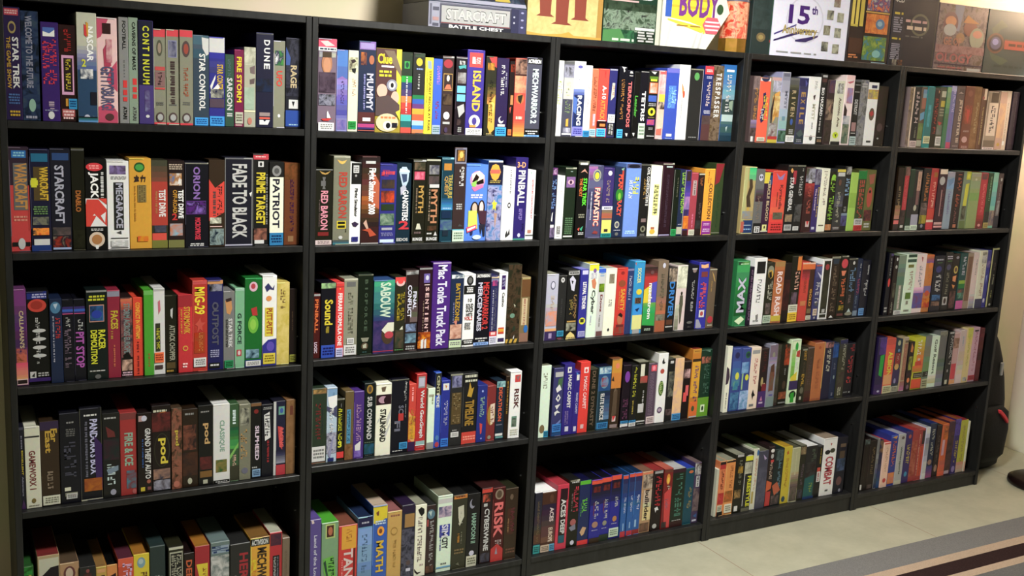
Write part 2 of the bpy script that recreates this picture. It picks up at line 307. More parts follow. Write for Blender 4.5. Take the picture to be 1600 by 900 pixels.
# ------------------------------------------------------------------ the game boxes: left mm, right mm, height mm, spine
SHELFWORD=['top','second','third','fourth','bottom']
TABLE='''@1 1 1464.3
17.5 53.6 265 325;R 4 92 1 7 b45;X 8 88 2 6 dbb 2;E 25 75 12 23 a96;E 33 67 14 21 435;V 48 88 26 72 ddd STAR TREK;V 12 38 26 72 b94 THE GAME SHOW;X 15 85 76 86 57a 4;X 20 85 91 97 ca3 2|thick plum box with red cap, gold seal and silver lettering
54.0 93.2 259 234;A 0 100 0 100 123 346 456;V 25 65 4 70 99a WELCOME TO THE FUTURE;E 35 75 80 92 9ba;X 15 85 95 99 aab 1|dark slate blue box with worn edges and pale grey lettering
96.8 136.8 236 427;R 12 80 5 14 57b;D w 12,9 50,11 80,7 80,14 12,14;Y 8 46 19 63 d35;Y 50 88 17 63 d35;Z 30 75 80 88 bab 1;X 10 90 88 90 99b 1;E 32 68 90 98 ddd|bright purple box with blocky red lettering and white pentagon
137.2 177.1 233 311;Y 30 70 4 28 a22;R 12 84 31 72 dac;R 24 76 34 69 322;Y 36 64 35 67 dc4;K 50 98 76 87 29c;R 32 52 76 84 c93;R 10 85 87 95 b66;X 15 80 88 98 ecc 3|dark brown box with pink frame around yellow lettering and cyan sticker
177.5 223.6 265 ccb;F 0 100 30 55 bbb 56a;R 0 100 52 100 357;V 50 84 12 44 fff NASCAR;D r 38,10 52,12 52,22 38,20;D a 48,8 60,9 60,21 52,20;H 22 45 42 49 dd5 2;A 15 80 51 60 eee 346;R 65 98 72 84 223;E 30 60 93 98 ccd;R 0 100 95 96 111;F 0 100 96 100 266 7ad|white over blue box with slanted white racing lettering, yellow numeral
224.0 271.5 257 ecc;D c57 0,0 60,0 20,18 0,20;D c57 60,50 100,40 100,70 45,60;D b46 30,30 60,20 70,45 35,50;D c57 0,85 60,80 100,90 100,100 0,100;R 28 70 5 15 422;A 45 75 20 42 dbb b57;V 16 84 46 88 668 GETTYSBURG!;E 35 80 91 98 644|pink and rose marbled box with grey-violet lettering
275.0 297.6 261 999;V 38 78 3 30 222 FOOTBALL;Z 45 65 40 56 777 1;R 40 85 59 66 d33;R 40 85 68 73 d33;R 40 85 75 79 d33;V 40 80 84 96 333 ATARI|slim silver box with short black lettering above red bars
298.0 321.1 262 9a9;V 38 78 4 49 222 CAVERNS OF MARS;R 40 85 57 63 d33;R 40 85 65 70 d33;R 40 85 72 76 d33;V 40 78 84 97 666 ATARI|slim silver box with long black lettering above red bars
321.5 357.4 257 548;R 0 100 0 62 224;S 28 75 4 62 dd3 CONTINUUM;A 40 75 67 88 88a 537;E 45 72 91 94 ddd|purple box whose dark upper half carries spaced yellow capitals
357.8 388.4 239 998;R 0 100 0 8 d45;E 25 75 11 28 665;E 35 65 14 25 a98;R 10 95 39 43 c55;R 10 95 44 60 977;Y 35 70 45 59 433;R 10 95 61 63 c55;X 20 80 76 80 777 2;E 18 85 87 98 655;E 28 75 89 96 bbb;R 0 100 98 100 d45|leftmost of the three silver boxes with pink-red caps
388.8 421.1 240 998;R 0 100 0 7 d45;R 15 85 11 29 99b;A 22 78 12 28 557 99a;Z 25 75 33 78 544 1;X 20 80 78 80 777 1;E 18 85 87 98 655;E 28 75 89 96 bbb;R 0 100 98 100 d45|middle one of the three silver boxes with pink-red caps
421.5 454.9 241 998;R 0 100 0 7 d45;E 18 80 11 28 655;E 30 68 14 25 a54;Y 30 65 39 70 b64;X 20 80 75 79 777 2;E 18 85 87 98 655;E 28 75 89 96 bbb;R 0 100 98 100 d45|rightmost of the three silver boxes with pink-red caps
455.3 496.3 231 456;F 0 100 0 35 578 456;D ddd 55,2 100,3 100,20 85,22 60,14;V 38 78 20 83 eee STAR CONTROL;K 8 94 91 100 3ae|slate blue box with big white lettering and cyan sticker
496.7 537.6 229 339;R 0 100 0 17 ddd;F 0 100 17 40 33a 448;V 50 90 30 68 db3 STAR CONTROL II;D eee 5,55 40,42 40,46 12,60;D eee 5,62 55,52 70,56 15,66;A 10 95 58 68 ccb 335;R 2 98 69 79 656;K 2 98 89 100 3ae|blue box with white top, yellow script lettering and cyan sticker
538.0 561.5 187 465;Y 30 62 6 30 789;V 20 85 32 86 ddd SARGON II|short narrow teal box with white lettering
561.9 587.1 201 815;V 25 80 9 68 ed2 FIRE STORM;K 8 94 81 96 ccb;R 12 85 97 99 caa|short maroon box with bold yellow lettering
587.5 618.6 209 bba;A 0 100 0 22 aa9 ddc;D 877 50,25 95,22 95,33 55,32;D 766 50,40 95,38 90,45 52,46;A 0 90 50 78 bcb aba;R 0 100 79 81 eec;E 30 70 88 97 c87|khaki box with pale mottled pictures and no lettering
619.0 666.2 249 224;R 0 100 0 1.5 777;S 45 80 6 39 eee DUNE;D 46a 40,56 95,54 95,57 50,59;A 0 100 48 62 223 235;R 20 82 84 88 a99;R 20 82 89 91 d65;D eee 20,92 42,92 50,94 60,92 82,92 70,97 82,97 20,97|tall black box with four white stacked capitals
666.6 699.3 231 99a;R 0 100 0 100 998;A 12 88 11 28 595 335 fff;V 25 78 34 52 d43 UFO;E 38 62 84 88 eee|pale grey box with green picture and short red lettering
699.7 743.0 241 223;A 0 100 0 64 112 445 223;D 46a 0,10 30,22 25,30 0,30;V 30 72 30 55 cb9 RAGE;R 20 82 68 78 ddd;D 333 40,70 60,70 50,76;R 0 98 80 98 25a;X 20 80 95 97 acd 1|crumpled black box with gold lettering, blue foot
@1 2 1143.2
17.5 62.4 257 434;R 0 100 36 100 c44;R 14 88 3 10 27b;X 22 80 4 9 9cd 2;R 20 92 15 60 777;V 26 90 15 59 c95 WARCRAFT;X 15 85 65 71 d98 2;R 5 98 91 95 222;E 35 72 87 98 ccc|thick crimson box with dark top and gold metal lettering
62.8 108.9 253 224;R 8 92 4 12 279;R 18 90 17 50 653;V 48 92 17 50 db3 WARCRAFT;R 0 40 30 35 dd3;R 6 34 28 30 dd3;R 6 34 35 37 dd3;X 12 85 55 64 796 4;A 8 90 66 74 556 887 234;A 8 90 77 84 c33 fa5 444;R 12 92 88 94 ddd;R 0 98 94 100 248|navy box with gold lettering crossed by yellow Roman numeral two
109.3 157.0 255 223;R 10 92 4 11 358;V 20 66 16 73 bbc STARCRAFT;A 5 95 77 85 766 444;A 5 95 86 97 a43 223 987;R 5 95 97 99 abd|black box with tall angular silver lettering, blue label on top
157.4 188.6 257 221;R 0 100 0 2 777;R 20 75 41 62 321;V 28 70 41 62 b73 DIABLO;A 5 95 80 98 221 332|plain black box with small copper lettering at mid height
189.0 240.0 231 111;E 4 84 4 13 d34;X 18 70 6 11 faa 2;V 14 62 14 43 fff JACK;Z 70 90 14 42 ddd 1;R 0 100 43 74 eee;D d43 5,44 60,44 100,55 100,74 40,60 0,70 0,50;D d43 0,62 50,62 20,74 0,74;D d43 60,43 100,43 100,50;D eee 70,62 95,58 90,70;R 0 100 74 100 111;X 20 80 76 79 ddd 2;E 12 88 80 97 dcb;E 25 75 83 94 b85;D eee 40,95 60,95 55,99 45,99|black, red and white box with bold white lettering above egg-shaped head
240.4 293.8 227 eee;A 12 88 5 15 98b 545;X 15 90 17 21 888 3;R 30 76 24 78 333;V 40 72 25 76 bbc MEGARACE;D 555 40,81 62,79 64,83 50,82;R 14 95 87 88 333;R 14 95 90 97 ccc;V 20 80 90 97 eee CD-ROM;R 14 95 98 99 333|white box with silver lettering inside a black strip
294.2 348.6 234 da3;E 22 72 4 15 363;E 28 66 6 13 5a5;D 433 22,20 45,20 45,22 22,22;D 433 32,18 36,18 46,25 20,26 32,20;D 433 52,20 76,20 72,26 68,25 72,22 52,22;D 433 60,18 64,18 58,26 54,25;R 38 78 29 48 985;Z 42 74 29 48 764 3;Z 22 30 30 70 b83 1;A 35 85 86 92 d64 da3|orange-yellow box with green ball and brush-stroke characters
349.0 390.2 230 443;F 0 100 0 45 554 c54;R 0 100 24 74 b43;V 45 88 33 64 eee TEST DRIVE;Z 20 38 35 60 b85 1;A 15 90 74 82 667 445;R 2 92 83 91 d54;R 0 98 91 100 884|box fading from grey to red with white slanted lettering, olive foot
390.6 432.7 229 322;X 5 88 3 10 cba 3;A 8 85 14 28 eee b84 48b;V 62 95 33 66 fff TEST DRIVE;V 28 55 33 60 c93 OFF-ROAD;H 22 55 60 68 c33 2;A 8 88 72 86 9bc c86;R 0 98 91 100 885|dark brown box with white and orange slanted lettering between car pictures
433.1 494.7 226 112;R 0 100 0 1.5 ccb;V 35 65 5 43 97b ORION;R 5 90 45 61 638;A 8 88 46 60 638 324 97c;V 42 66 65 91 d35 MICROPROSE;X 20 80 95 99 ddd 2|wide black box with violet lettering and violet picture
495.1 536.7 233 432;D d43 0,22 40,32 100,24 100,60 0,70;Y 55 85 30 64 433;Z 22 48 36 64 655 1;X 5 70 67 74 ddc 1;A 5 80 66 73 eed 443;R 5 85 76 77 ecc;A 4 96 79 98 234 9aa 554|brown and red box with dark lettering and blue-grey picture at foot
537.1 612.9 240 223;R 0 3 0 100 888;R 97 100 0 100 999;R 0 100 0 1.5 aaa;V 26 80 7 91 ccc FADE TO BLACK;D eee 88,40 98,38 94,44;R 0 100 98 100 bbc|very wide black box with huge silver lettering
613.3 656.7 251 222;R 0 100 0 6 c45;X 10 80 2 4 fcc 1;R 32 68 8 14 ddd;E 42 58 9 13 333;V 20 80 20 77 dc3 PRIME TARGET;Z 82 96 22 78 999 1;A 5 90 81 94 a76 433;R 10 72 94 98 ddd|black box with red cap and yellow serif lettering
657.1 698.3 230 222;E 18 82 4 17 999;E 32 68 7 14 666;R 2 98 18 85 eed;V 22 72 20 79 334 PATRIOT;K 2 98 85 100 28b|white box with black top, silver seal and cyan foot sticker
698.7 743.0 228 742;A 0 100 0 20 853 642;Y 38 62 20 84 415;R 25 62 89 96 975|plain brown leather-look box at the end of the row
@1 3 801.4
17.5 45.2 249 747;F 0 100 0 60 848 536;V 38 78 22 61 cb9 CALLAHAN'S;A 5 95 61 80 853 c76 436;F 0 100 76 94 d57 da7;R 4 98 93 99 ecc;R 8 92 94 98 322|magenta box with thin gold lettering and sunset picture at foot
45.6 97.3 241 111;R 2 92 0 8 238;X 25 90 2 7 bbd 2;E 5 90 8 22 c43;E 18 72 10 19 a32;Y 38 56 28 78 ccc;E 22 84 40 44 ccc;E 22 84 49 53 ccc;E 22 84 58 62 ccc;E 22 84 67 71 ccc;R 6 34 86 93 ccc;D 333 12,91 28,87 26,92;X 40 92 87 92 bbb 2;R 0 100 93 97 427|black box with chain-like white lettering and red blot at top
97.7 126.8 220 235;E 5 92 3 17 58a;D bcd 30,6 70,5 50,12;Y 45 85 22 47 c33;Z 18 36 20 76 aab 1|narrow navy box with pale blue globe at top
127.2 153.8 218 112;R 0 100 9 18 437;R 0 100 12 15 36b;R 0 100 17 18 c58;Y 30 70 22 34 ccc;Y 15 75 36 83 878|narrow black box with banded top and long grey lettering
154.2 183.3 217 112;R 0 100 9 18 437;R 0 100 12 15 36b;R 0 100 17 18 c58;Y 35 75 25 38 ccc;V 12 85 40 84 b6b PIT STOP|narrow black box with pink capital lettering
183.7 235.1 238 122;R 2 100 0 2 999;X 10 90 5 12 cc3 2;R 14 86 16 35 c98;A 17 83 17 34 47a 235;E 25 75 22 31 24a;V 18 50 44 82 dd3 DEMOLITION;V 55 90 44 66 dd3 RACER;X 10 85 89 91 ccc 1;E 35 65 94 99 777|black box with blue car picture and two yellow vertical words
235.5 266.9 235 924;R 0 100 0 7 99a;V 25 85 23 44 cb3 FACES;Z 20 45 46 55 b94 1;Z 40 60 62 87 c75 1|maroon box with grey top and yellow lettering
267.3 297.5 214 322;F 0 100 0 16 d75 a54;A 0 100 15 75 444 966 334;V 25 80 7 70 899 STORM ACROSS EUROPE;D 111 15,72 60,68 100,78 40,85;A 5 95 78 92 dba 433;X 5 95 93 99 dbc 2|dark red box with faint grey-blue lettering over battle picture
297.9 324.4 213 d41;V 25 70 6 52 eb3 CONFLICT IN VIETNAM;Z 30 60 56 70 822 1;Z 35 60 74 98 822 1|narrow orange-red box with yellow lettering
324.8 349.2 231 5a3;R 0 100 0 5 7b6;Z 40 65 74 90 a63 1|plain lime green box
349.6 378.7 235 ddd;R 0 100 0 3 bbb;D c78 40,15 60,13 65,25 45,30;R 15 60 40 73 443;Y 25 55 46 70 dd3;K 5 90 74 86 e73;X 10 85 89 93 433 2;R 8 80 89 94 544|white box with orange sticker and yellow lettering on black strip
379.1 412.1 215 221;D ccc 45,18 65,16 60,30 45,26;V 35 80 38 84 aa9 ATTACK CHOPPER;R 10 82 86 94 653;X 10 70 95 99 b94 1|black box with spaced silver capitals
412.5 450.1 215 c23;D eee 10,6 60,8 60,9 10,8;R 0 100 0 15 a23;V 38 85 15 50 da3 STORMOVIK;Z 15 30 18 50 d93 1;E 30 70 65 72 da4;E 38 64 66.5 70.5 c23;X 30 65 87 94 fdd 2|red box with yellow lettering and tiny hammer emblem
450.5 490.2 252 b32;R 0 100 0 4 c55;V 12 85 7 37 ed3 MIG-29;D c54 15,48 40,44 50,40 60,46 90,46 65,50 70,56 50,53 30,57 35,50;A 10 85 57 80 b42 a53;Y 42 70 57 78 c84;K 5 92 85 95 ddd|tall red box with large slanted yellow lettering
490.6 532.7 251 226;R 0 100 0 4 c96;A 12 95 4 12 111 99a;E 30 68 24 33 778;E 38 60 25 32 225;V 28 72 24 72 667 OUTPOST;X 15 75 77 86 aac 4;R 8 80 92 98 222;X 15 72 93 96 ddd 1|tall navy box with grey metallic lettering
533.1 564.5 219 888;D c96 15,12 70,10 80,22 60,30 30,28;D 433 20,10 70,8 75,12 25,14;V 45 80 35 73 ddd STAR TREK;Z 20 40 36 72 444 2;K 8 90 89 99 296|grey box with small portrait and green foot sticker
564.9 591.4 226 8b9;R 0 100 0 3 acb;V 25 70 31 70 344 G FORCE;R 15 70 77 85 b45;E 28 58 78 84 dcc|narrow pale green box with dark lettering
591.8 639.7 253 173;R 0 100 0 1.5 3a6;E 25 75 4 15 dbc;E 35 62 6 12 b45;D b33 35,34 70,32 75,42 45,42;E 18 80 42 62 7b4;E 30 66 46 58 9c5;A 5 85 80 90 245 9bc;R 0 100 92 100 238;K 4 94 93 99 ddd|tall bright green box with green blob, red emblem
640.1 681.2 258 eee;R 0 100 0 2 fff;D 447 15,12 40,8 70,14 85,10 80,16 50,15 30,18;E 25 65 22 28 d95;R 18 78 35 67 dc4;V 28 70 36 65 a42 PUTT-PUTT;D 339 0,77 40,71 100,70 100,100 0,100;E 30 85 73 84 65b;K 5 92 86 98 dc4|tall white box with yellow name patch and blue foot
681.6 717.8 237 cb6;A 0 100 0 100 cb6 dc8;Y 28 68 8 32 643|plain straw yellow box with dark script near top
718.2 740.6 217 211;Z 30 50 30 55 543 1;K 5 95 88 98 994|thin black box with small olive sticker ending the row
@1 4 471.5
17.5 29.3 221 223;R 0 100 0 3 556;Z 30 65 10 26 99a 1;V 35 75 28 58 cb3 EXCELLENT;V 35 70 60 84 99a Adventure;D 536 10,97 50,88 100,97 100,100 10,100|dark navy box with yellow and pale lettering, purple foot
29.7 65.9 220 ddc;R 0 100 11 13 444;V 25 70 29 77 844 GAMEWORX 1;E 35 65 88 94 874;X 15 85 96 98 998 1|cream white box with dark red capital lettering
66.3 112.0 230 432;R 0 100 0 10 435;V 55 90 9 25 ca4 Far;V 25 60 11 37 ca4 East;Y 32 62 58 84 a98;K 5 98 88 99 ddc;R 5 98 88 90 7ab|brown box with yellow handwriting and white foot label
112.4 160.7 248 112;X 35 72 9 12 999 1;X 30 78 17 26 777 4;Y 22 80 32 72 556;R 18 50 82 86 ddc;R 20 85 88 92 998;K 25 82 89 95 ccc|black box with steel blue lettering and white patch
161.1 215.8 255 112;R 0 2 0 100 776;R 98 100 0 100 665;X 15 78 6 9 ddd 1;V 45 82 12 72 cce PANDORA'S BOX;Z 20 36 14 74 778 1;D 426 65,30 100,40 100,88 70,80;A 15 98 76 90 b73 953;R 0 100 98.5 100 bba|black box with tall white serif lettering and orange picture
216.2 260.0 236 222;X 10 80 4 7 bbb 1;D 733 20,15 70,22 75,28 30,28;A 5 95 30 55 233 423;Y 25 70 60 85 cdd;D 89a 20,66 90,62 90,68 30,72;E 40 75 90 97 aab|dark box with white graffiti lettering low on the spine
260.4 303.3 232 a33;R 0 100 0 8 844;V 25 78 24 64 9ba FIRE & ICE;A 35 95 70 92 589 822;E 70 95 93 99 b66|red box with pale green lettering
303.7 341.5 228 211;R 8 40 3 10 b99;E 28 68 3 10 ccd;V 52 92 19 82 ddd GRAND THEFT AUTO;Z 28 42 32 68 36a 1;E 62 90 83 88 a65;R 18 48 92 97 cb3;R 66 92 92 96 855|black box with white lettering beside a thin blue line
341.9 392.1 243 211;X 5 80 4 8 ccb 1;D c83 35,8 75,7 60,12;A 0 100 8 30 422 733;E 10 95 32 72 443;E 14 90 33 71 211;V 32 84 38 68 dc4 pod;A 5 95 74 86 445 a87;A 5 95 87 99 aab 433|dark box with ringed yellow lettering
392.5 420.9 232 543;A 0 100 0 100 432 965 654;V 30 72 27 46 cb4 pod;E 15 75 90 98 b76|mottled brown box with small yellow lettering
421.3 463.3 226 321;X 15 75 4 8 999 1;A 5 90 20 52 322 854;A 0 100 55 85 322 532;E 32 62 88 96 bba|dark brown mottled box with a white dot at foot
463.7 503.9 232 111;X 15 75 6 9 999 1;V 32 82 22 48 ca7 pod;A 10 95 64 80 733 422;R 10 95 82 90 863;R 32 64 93 98 bba|black box with gold and red lettering above a red picture
504.3 550.5 231 ddd;V 35 70 20 60 8a9 CLASSIQUE;A 15 84 70 86 363 985;R 0 100 96 100 111;X 10 90 97 99 bbb 1|white box with grey-green lettering and small green picture
550.9 576.6 228 464;Z 25 75 8 26 dee 1;F 0 100 30 58 264 5a5;D 8b6 0,66 100,50 100,54 0,72;Y 30 70 66 88 dba;R 0 100 80 100 443|narrow green box with white script
577.0 609.8 224 887;A 10 90 5 28 333 bba;Y 15 70 33 78 b96;E 20 80 84 92 778|grey olive box with pictograms and tan lettering
610.2 640.7 224 111;R 0 100 0 4 864;E 28 72 8 14 822;V 40 80 30 76 dcd SILPHEED;X 10 60 84 87 bbb 1;K 12 92 88 98 8ac|black box with white lettering and pale blue foot label
641.1 674.6 216 112;X 10 90 3 7 aaa 2;D ddd 20,14 70,10 80,46 30,50;Y 30 70 14 44 223;Z 45 70 50 80 a23 1|black box with outlined white lettering
675.0 710.6 222 223;R 0 22 0 100 ccc;R 22 100 0 100 224;R 42 92 7 18 7a9;E 52 82 9 16 46a;D c44 35,33 75,35 75,66 50,60;V 50 85 36 62 d66 RACING;F 22 100 66 84 224 99a;R 22 100 86 100 b34|navy box with white left edge, red lettering and red foot
711.0 739.0 224 864;A 0 100 0 100 864 975;R 40 75 8 20 743|plain khaki box at the end of the row
@1 5 70.6
~17.5 40.6 243 363;R 48 78 6 16 cb5;A 0 90 0 10 4a5 262|
~50.2 103.2 264 ba8^833;R 6 98 3 34 ccb;D 212 14,22 60,13 98,12 98,40 14,45;A 0 100 40 100 a97 432|
~103.6 150.8 234 b97^654;E 18 82 4 22 744;E 30 70 6 20 cba;A 5 95 40 95 a86 543|
~151.2 192.4 216 333;E 40 62 3 8 955;A 25 75 8 20 733 333;A 0 100 30 100 222 443|
~192.8 219.8 208 ca5^974;R 10 90 3 8 da7;R 50 85 12 24 433;A 0 100 40 100 b84 532|
~220.2 248.4 209 d95^111;D 312 20,16 85,12 85,30 25,40;A 0 100 40 100 c84 623|
~248.8 288.8 222 c53^634;R 0 100 0 10 d64;Y 30 90 6 50 dbd;A 0 100 60 100 b42 622|
~289.2 331.4 226 dc3^a72;E 22 75 4 18 8ab;E 30 62 6 13 bcc;Y 45 85 24 75 743|
~331.8 372.9 243 344;Y 30 80 36 90 bbb|
~381.0 422.9 231 332^332;R 4 98 0 3 ccb;R 8 95 6 100 bba;R 14 90 8 100 222;Y 20 50 10 95 bba;Y 55 85 10 95 bba|
~423.3 452.4 206 211;V 20 80 10 95 c63 DEEP SPACE|
~452.8 493.9 222 a23^a72;D dc3 10,24 90,24 85,75 60,70;A 0 100 60 100 411 a33;Y 55 80 30 70 a42|
~497.5 551.3 224 788;R 6 98 5 15 9ab;Y 10 96 5 15 247;A 0 100 18 60 677 ccc;D a54 50,65 100,50 100,100 45,100|
~551.7 609.7 211 333;V 45 90 14 95 a23 HERETIC;Y 18 40 46 95 bbb|
~610.1 666.9 219 da3^863;R 0 100 0 11 222;H 6 92 2 10 ddd ACTIVISION;V 35 85 14 98 432 MECHWARRIOR;A 0 30 30 100 c64 dc4|
~667.3 704.5 226 b23^bba;A 5 95 2 18 324 634;R 25 80 32 82 222;Y 32 50 34 80 ccc;Z 55 75 34 80 778 1|
~704.9 727.1 204 876;Z 30 70 20 90 765 2|
@2 1 1460.4
789.7 842.9 250 878;R 0 100 0 9 d57;D fcc 10,3 50,2 90,7 40,8;R 0 100 9 13 eee;X 6 94 9.5 12.5 456 1;A 4 96 14 20 99a bba;E 18 76 15 38 b86;R 22 72 14 20 543;E 26 68 20 37 c97;A 5 95 36 58 434 656;A 5 95 60 72 445 99a 333;D eee 50,80 55,78 72,86 50,86;D c33 18,87 78,86 60,89 30,89;K 3 90 91 100 eee|grey box with pink cap and printed man's portrait
843.3 876.2 223 77b;F 0 100 0 35 58c 57b;D 97b 0,36 50,32 100,36 100,50 0,50;F 0 100 36 80 98c 55a;Y 40 70 38 66 547;R 0 100 84 100 88b;A 10 90 86 98 98b 66a|sky blue to lavender gradient box with faint lettering
876.6 906.2 223 ddc;A 5 95 8 26 eec 433;D 433 20,12 60,10 80,13 40,16;D 222 30,22 80,21 70,28 40,26;Y 45 80 34 56 db9;K 8 88 87 97 2a5|cream box with black brush strokes and green sticker
906.6 958.4 251 235;R 4 98 0 9 97b;R 10 90 2 8 a9c;A 12 45 12 26 b74 324;E 60 90 15 25 b75;V 48 88 35 76 ccd MUMMY;Z 28 42 36 75 99c 1;R 0 100 78 90 633;R 28 75 84 88 ddd;R 0 100 91 95 b48;R 0 100 95 97 437;R 0 100 98 99 b65|navy box with lavender top and large white serif capitals
958.8 1036.8 235 a93;D 644 0,0 100,0 100,60 0,65;D ed3 80,0 100,0 100,75 85,60 80,30;D 876 30,2 70,2 100,25 100,33;H 5 62 6 18 ed2 Clue;Z 10 80 20 24 fff 1;X 8 60 25 34 dd3 2;E 42 85 36 50 99a;E 50 77 38 48 ddd;E 58 70 40 46 222;E 3 45 42 58 dba;E 60 92 50 66 dba;D 655 0,58 50,55 95,66 98,80 0,80;D ed3 80,75 98,72 98,85;E 2 92 77 99 dca;X 20 80 80 84 d85 1;E 30 66 86 97 ddd;E 42 60 88 95 111;R 66 88 88 94 223|wide yellow and brown box with detective faces and magnifier
1037.2 1071.2 229 343;R 25 75 11 20 4a5;E 35 66 12 19 254;R 0 100 29 37 2a4;R 0 100 37 46 347;R 0 100 46 54 547;R 0 100 54 62 d84;R 0 100 62 70 c43;R 0 100 70 77 b33;R 0 100 77 85 5bb;R 0 100 85 93 277;R 0 100 93 100 c54;Z 40 60 30 75 ddd 1|dark box with rainbow bands starting with green, left of a pair
1071.6 1109.2 229 333;R 15 100 0 5 454;E 25 80 6 16 cb3;X 25 85 18 21 9ad 1;Z 40 62 26 46 bbb 1;R 0 100 52 57 285;R 0 100 57 63 36b;R 0 100 63 69 748;R 0 100 69 76 ea2;R 0 100 76 84 d63;R 0 100 84 90 ace;R 0 100 90 95 38c;R 0 100 95 100 d85|dark box with yellow globe above rainbow bands, right of a pair
1109.6 1136.1 218 ed2;D 9ab 25,4 75,4 85,15 35,14;V 48 80 17 97 653 STARQUEST RESCUE AT RIGEL;Z 22 36 18 60 a93 1|lemon yellow box with long brown lettering
1136.5 1164.9 216 36c;Y 40 78 9 34 b8c;Y 35 70 56 80 a35;R 0 95 88 100 abc;X 10 90 90 98 688 3|bright blue box with crimson lettering
1165.3 1202.6 226 433;R 0 100 0 2 bbb;E 8 90 4 15 a34;R 10 92 22 44 b95;R 15 88 23 43 433;E 38 65 24 32 ddc;D d75 20,42 40,36 70,36 85,42;A 10 90 48 62 322 654;E 18 75 71 81 ddd;R 15 78 84 87 bbb;E 30 60 91 98 546|charcoal box with red oval, woman picture and white disc
1207.4 1244.0 227 212;R 0 100 0 2 bbb;A 30 80 5 10 212 ddd;D 5aa 20,12 90,10 90,15 70,14 30,16;A 15 92 20 34 aaa 655;R 14 92 37 46 7bd;R 14 92 48 57 7bd;D bbb 20,64 80,60 90,70 40,78;A 20 60 80 88 544 212;X 30 65 90 97 aaa 3|black box with pair of pale blue squares
1244.4 1302.3 249 439;R 12 90 3 20 d44;R 28 78 8 16 fcc;V 45 85 8 16 d44 LEGO;V 34 82 24 72 db4 ISLAND;E 20 86 76 91 ddd;E 38 66 79 88 549;R 25 62 88 91 d94;K 2 98 92 100 eee|tall violet box with golden-yellow capitals and white ring
1307.6 1344.2 234 332;D b44 20,0 100,0 100,14 60,10;A 15 80 8 17 c94 643;F 20 100 30 60 332 b84;D da4 35,60 100,48 100,92 60,98 35,90;D fd6 60,56 95,60 80,72;Y 42 72 30 84 222;X 20 80 97 99 ba7 1|dark box with golden glow behind black lettering
1344.6 1386.2 231 325;Y 38 66 8 48 ddd;Z 72 88 18 38 99a 1;E 28 72 75 84 ddd;E 40 74 75 81 325;R 22 85 85 88 ccc;K 4 96 89 100 3ad|dark violet box with white lettering and cyan foot sticker
1386.6 1404.7 224 211;A 20 90 4 14 211 a42;R 35 90 45 58 b85;D b54 20,62 60,60 40,70;K 5 80 91 99 d84|thin black box with small orange squares
1405.1 1445.8 234 b43;A 0 100 0 20 a87 433;R 0 100 20 22 422;A 0 100 22 44 b76 ca8;R 0 100 44 100 d43;E 15 85 45 58 b74;D 332 30,48 75,46 60,58 35,54;X 20 75 73 79 fcb 1;F 0 100 80 100 d53 da4|coral red box with pink pictures on its top half
1446.2 1500.8 239 556;R 5 98 0 8 222;H 8 92 2 7 fff ACTIVISION;V 40 80 14 83 dee MECHWARRIOR 2;R 0 96 91 94 ddd;R 0 100 90 98 222;X 6 90 92 94 eee 1;X 24 74 95 97 ddd 1;K 0 100 98 100 8be|wide grey box with tall white lettering and black ends
@2 2 1140.7
789.1 838.9 214 221;R 0 100 0 1 999;D b95 20,2 55,5 88,2 70,6 55,7 35,6;D 777 38,10 58,10 53,15 58,15 58,22 53,22 58,26 38,26 43,22 30,22 30,15 43,15;V 30 74 28 80 d9a RED BARON;Z 18 26 40 76 766 1;R 15 80 83 88 822;K 0 98 94 100 dcc|black box with iron cross and pink blackletter
839.3 889.1 252 887;R 0 100 0 2 bba;D db6 20,4 50,6 80,4 65,8 50,9 35,8;V 32 84 18 70 b43 RED BARON;R 24 80 73 82 dc2;V 30 74 74 81 332 II;Z 75 85 82 88 554 1;E 35 60 90 94 ccc;F 0 100 95 100 555 489|tall khaki box with red blackletter over yellow numeral
889.5 923.1 233 eee;R 10 100 0 26 222;R 28 80 3 12 ddd;X 32 76 4 11 777 3;E 42 62 14 17 aaa;V 35 72 31 66 333 Flight Simulator;D 435 20,74 50,72 88,75 60,79 35,78;K 22 82 91 97 449|white box with black top and thin black italic lettering
923.5 978.9 252 422;F 0 100 0 45 322 743;F 0 100 45 80 a62 322;D b64 60,15 100,30 100,60 60,55;R 20 75 5 8 ccc;V 28 78 13 66 fff Flight Simulator 2000;D ca9 12,76 28,72 45,84 40,86;D b53 5,84 50,82 88,90 50,92 40,86;R 0 100 99 100 bbb|dark brown box with orange glow and white italic lettering
979.3 1031.8 230 338;Y 10 88 7 15 b34;X 10 88 7 14 c45 1;A 10 88 19 30 543 334;A 8 88 33 48 c53 433;A 10 88 50 58 342 343;A 5 90 62 77 9a9 465;R 15 80 80 83 aab;X 10 85 86 91 88b 3;R 5 90 95 99 cde|royal blue box with stack of small pictures
1032.2 1078.6 233 134;D bcd 15,10 35,4 65,4 85,10 80,22 60,30 40,28;D 457 30,13 70,13 70,22 45,24;D cde 20,6 85,8 90,11 15,11;D bbc 25,30 55,26 70,32 30,40;V 42 84 33 72 eee GANGSTERS;H 20 92 72 83 c34 2;H 8 88 94 98 ccc EIDOS|dark teal box with white man in fedora, red numeral
1082.5 1123.9 245 221;R 0 100 0 2 bbb;A 8 92 3 12 765 443;R 8 92 14 24 b46;A 15 80 15 23 b46 e9a;V 45 86 31 64 b95 MYTH;Z 22 38 34 64 876 1;D ccb 30,84 40,77 60,77 75,84;X 18 75 86 90 766 1;H 8 85 94 98 ddd BUNGIE|black box with magenta rectangle and gold lettering
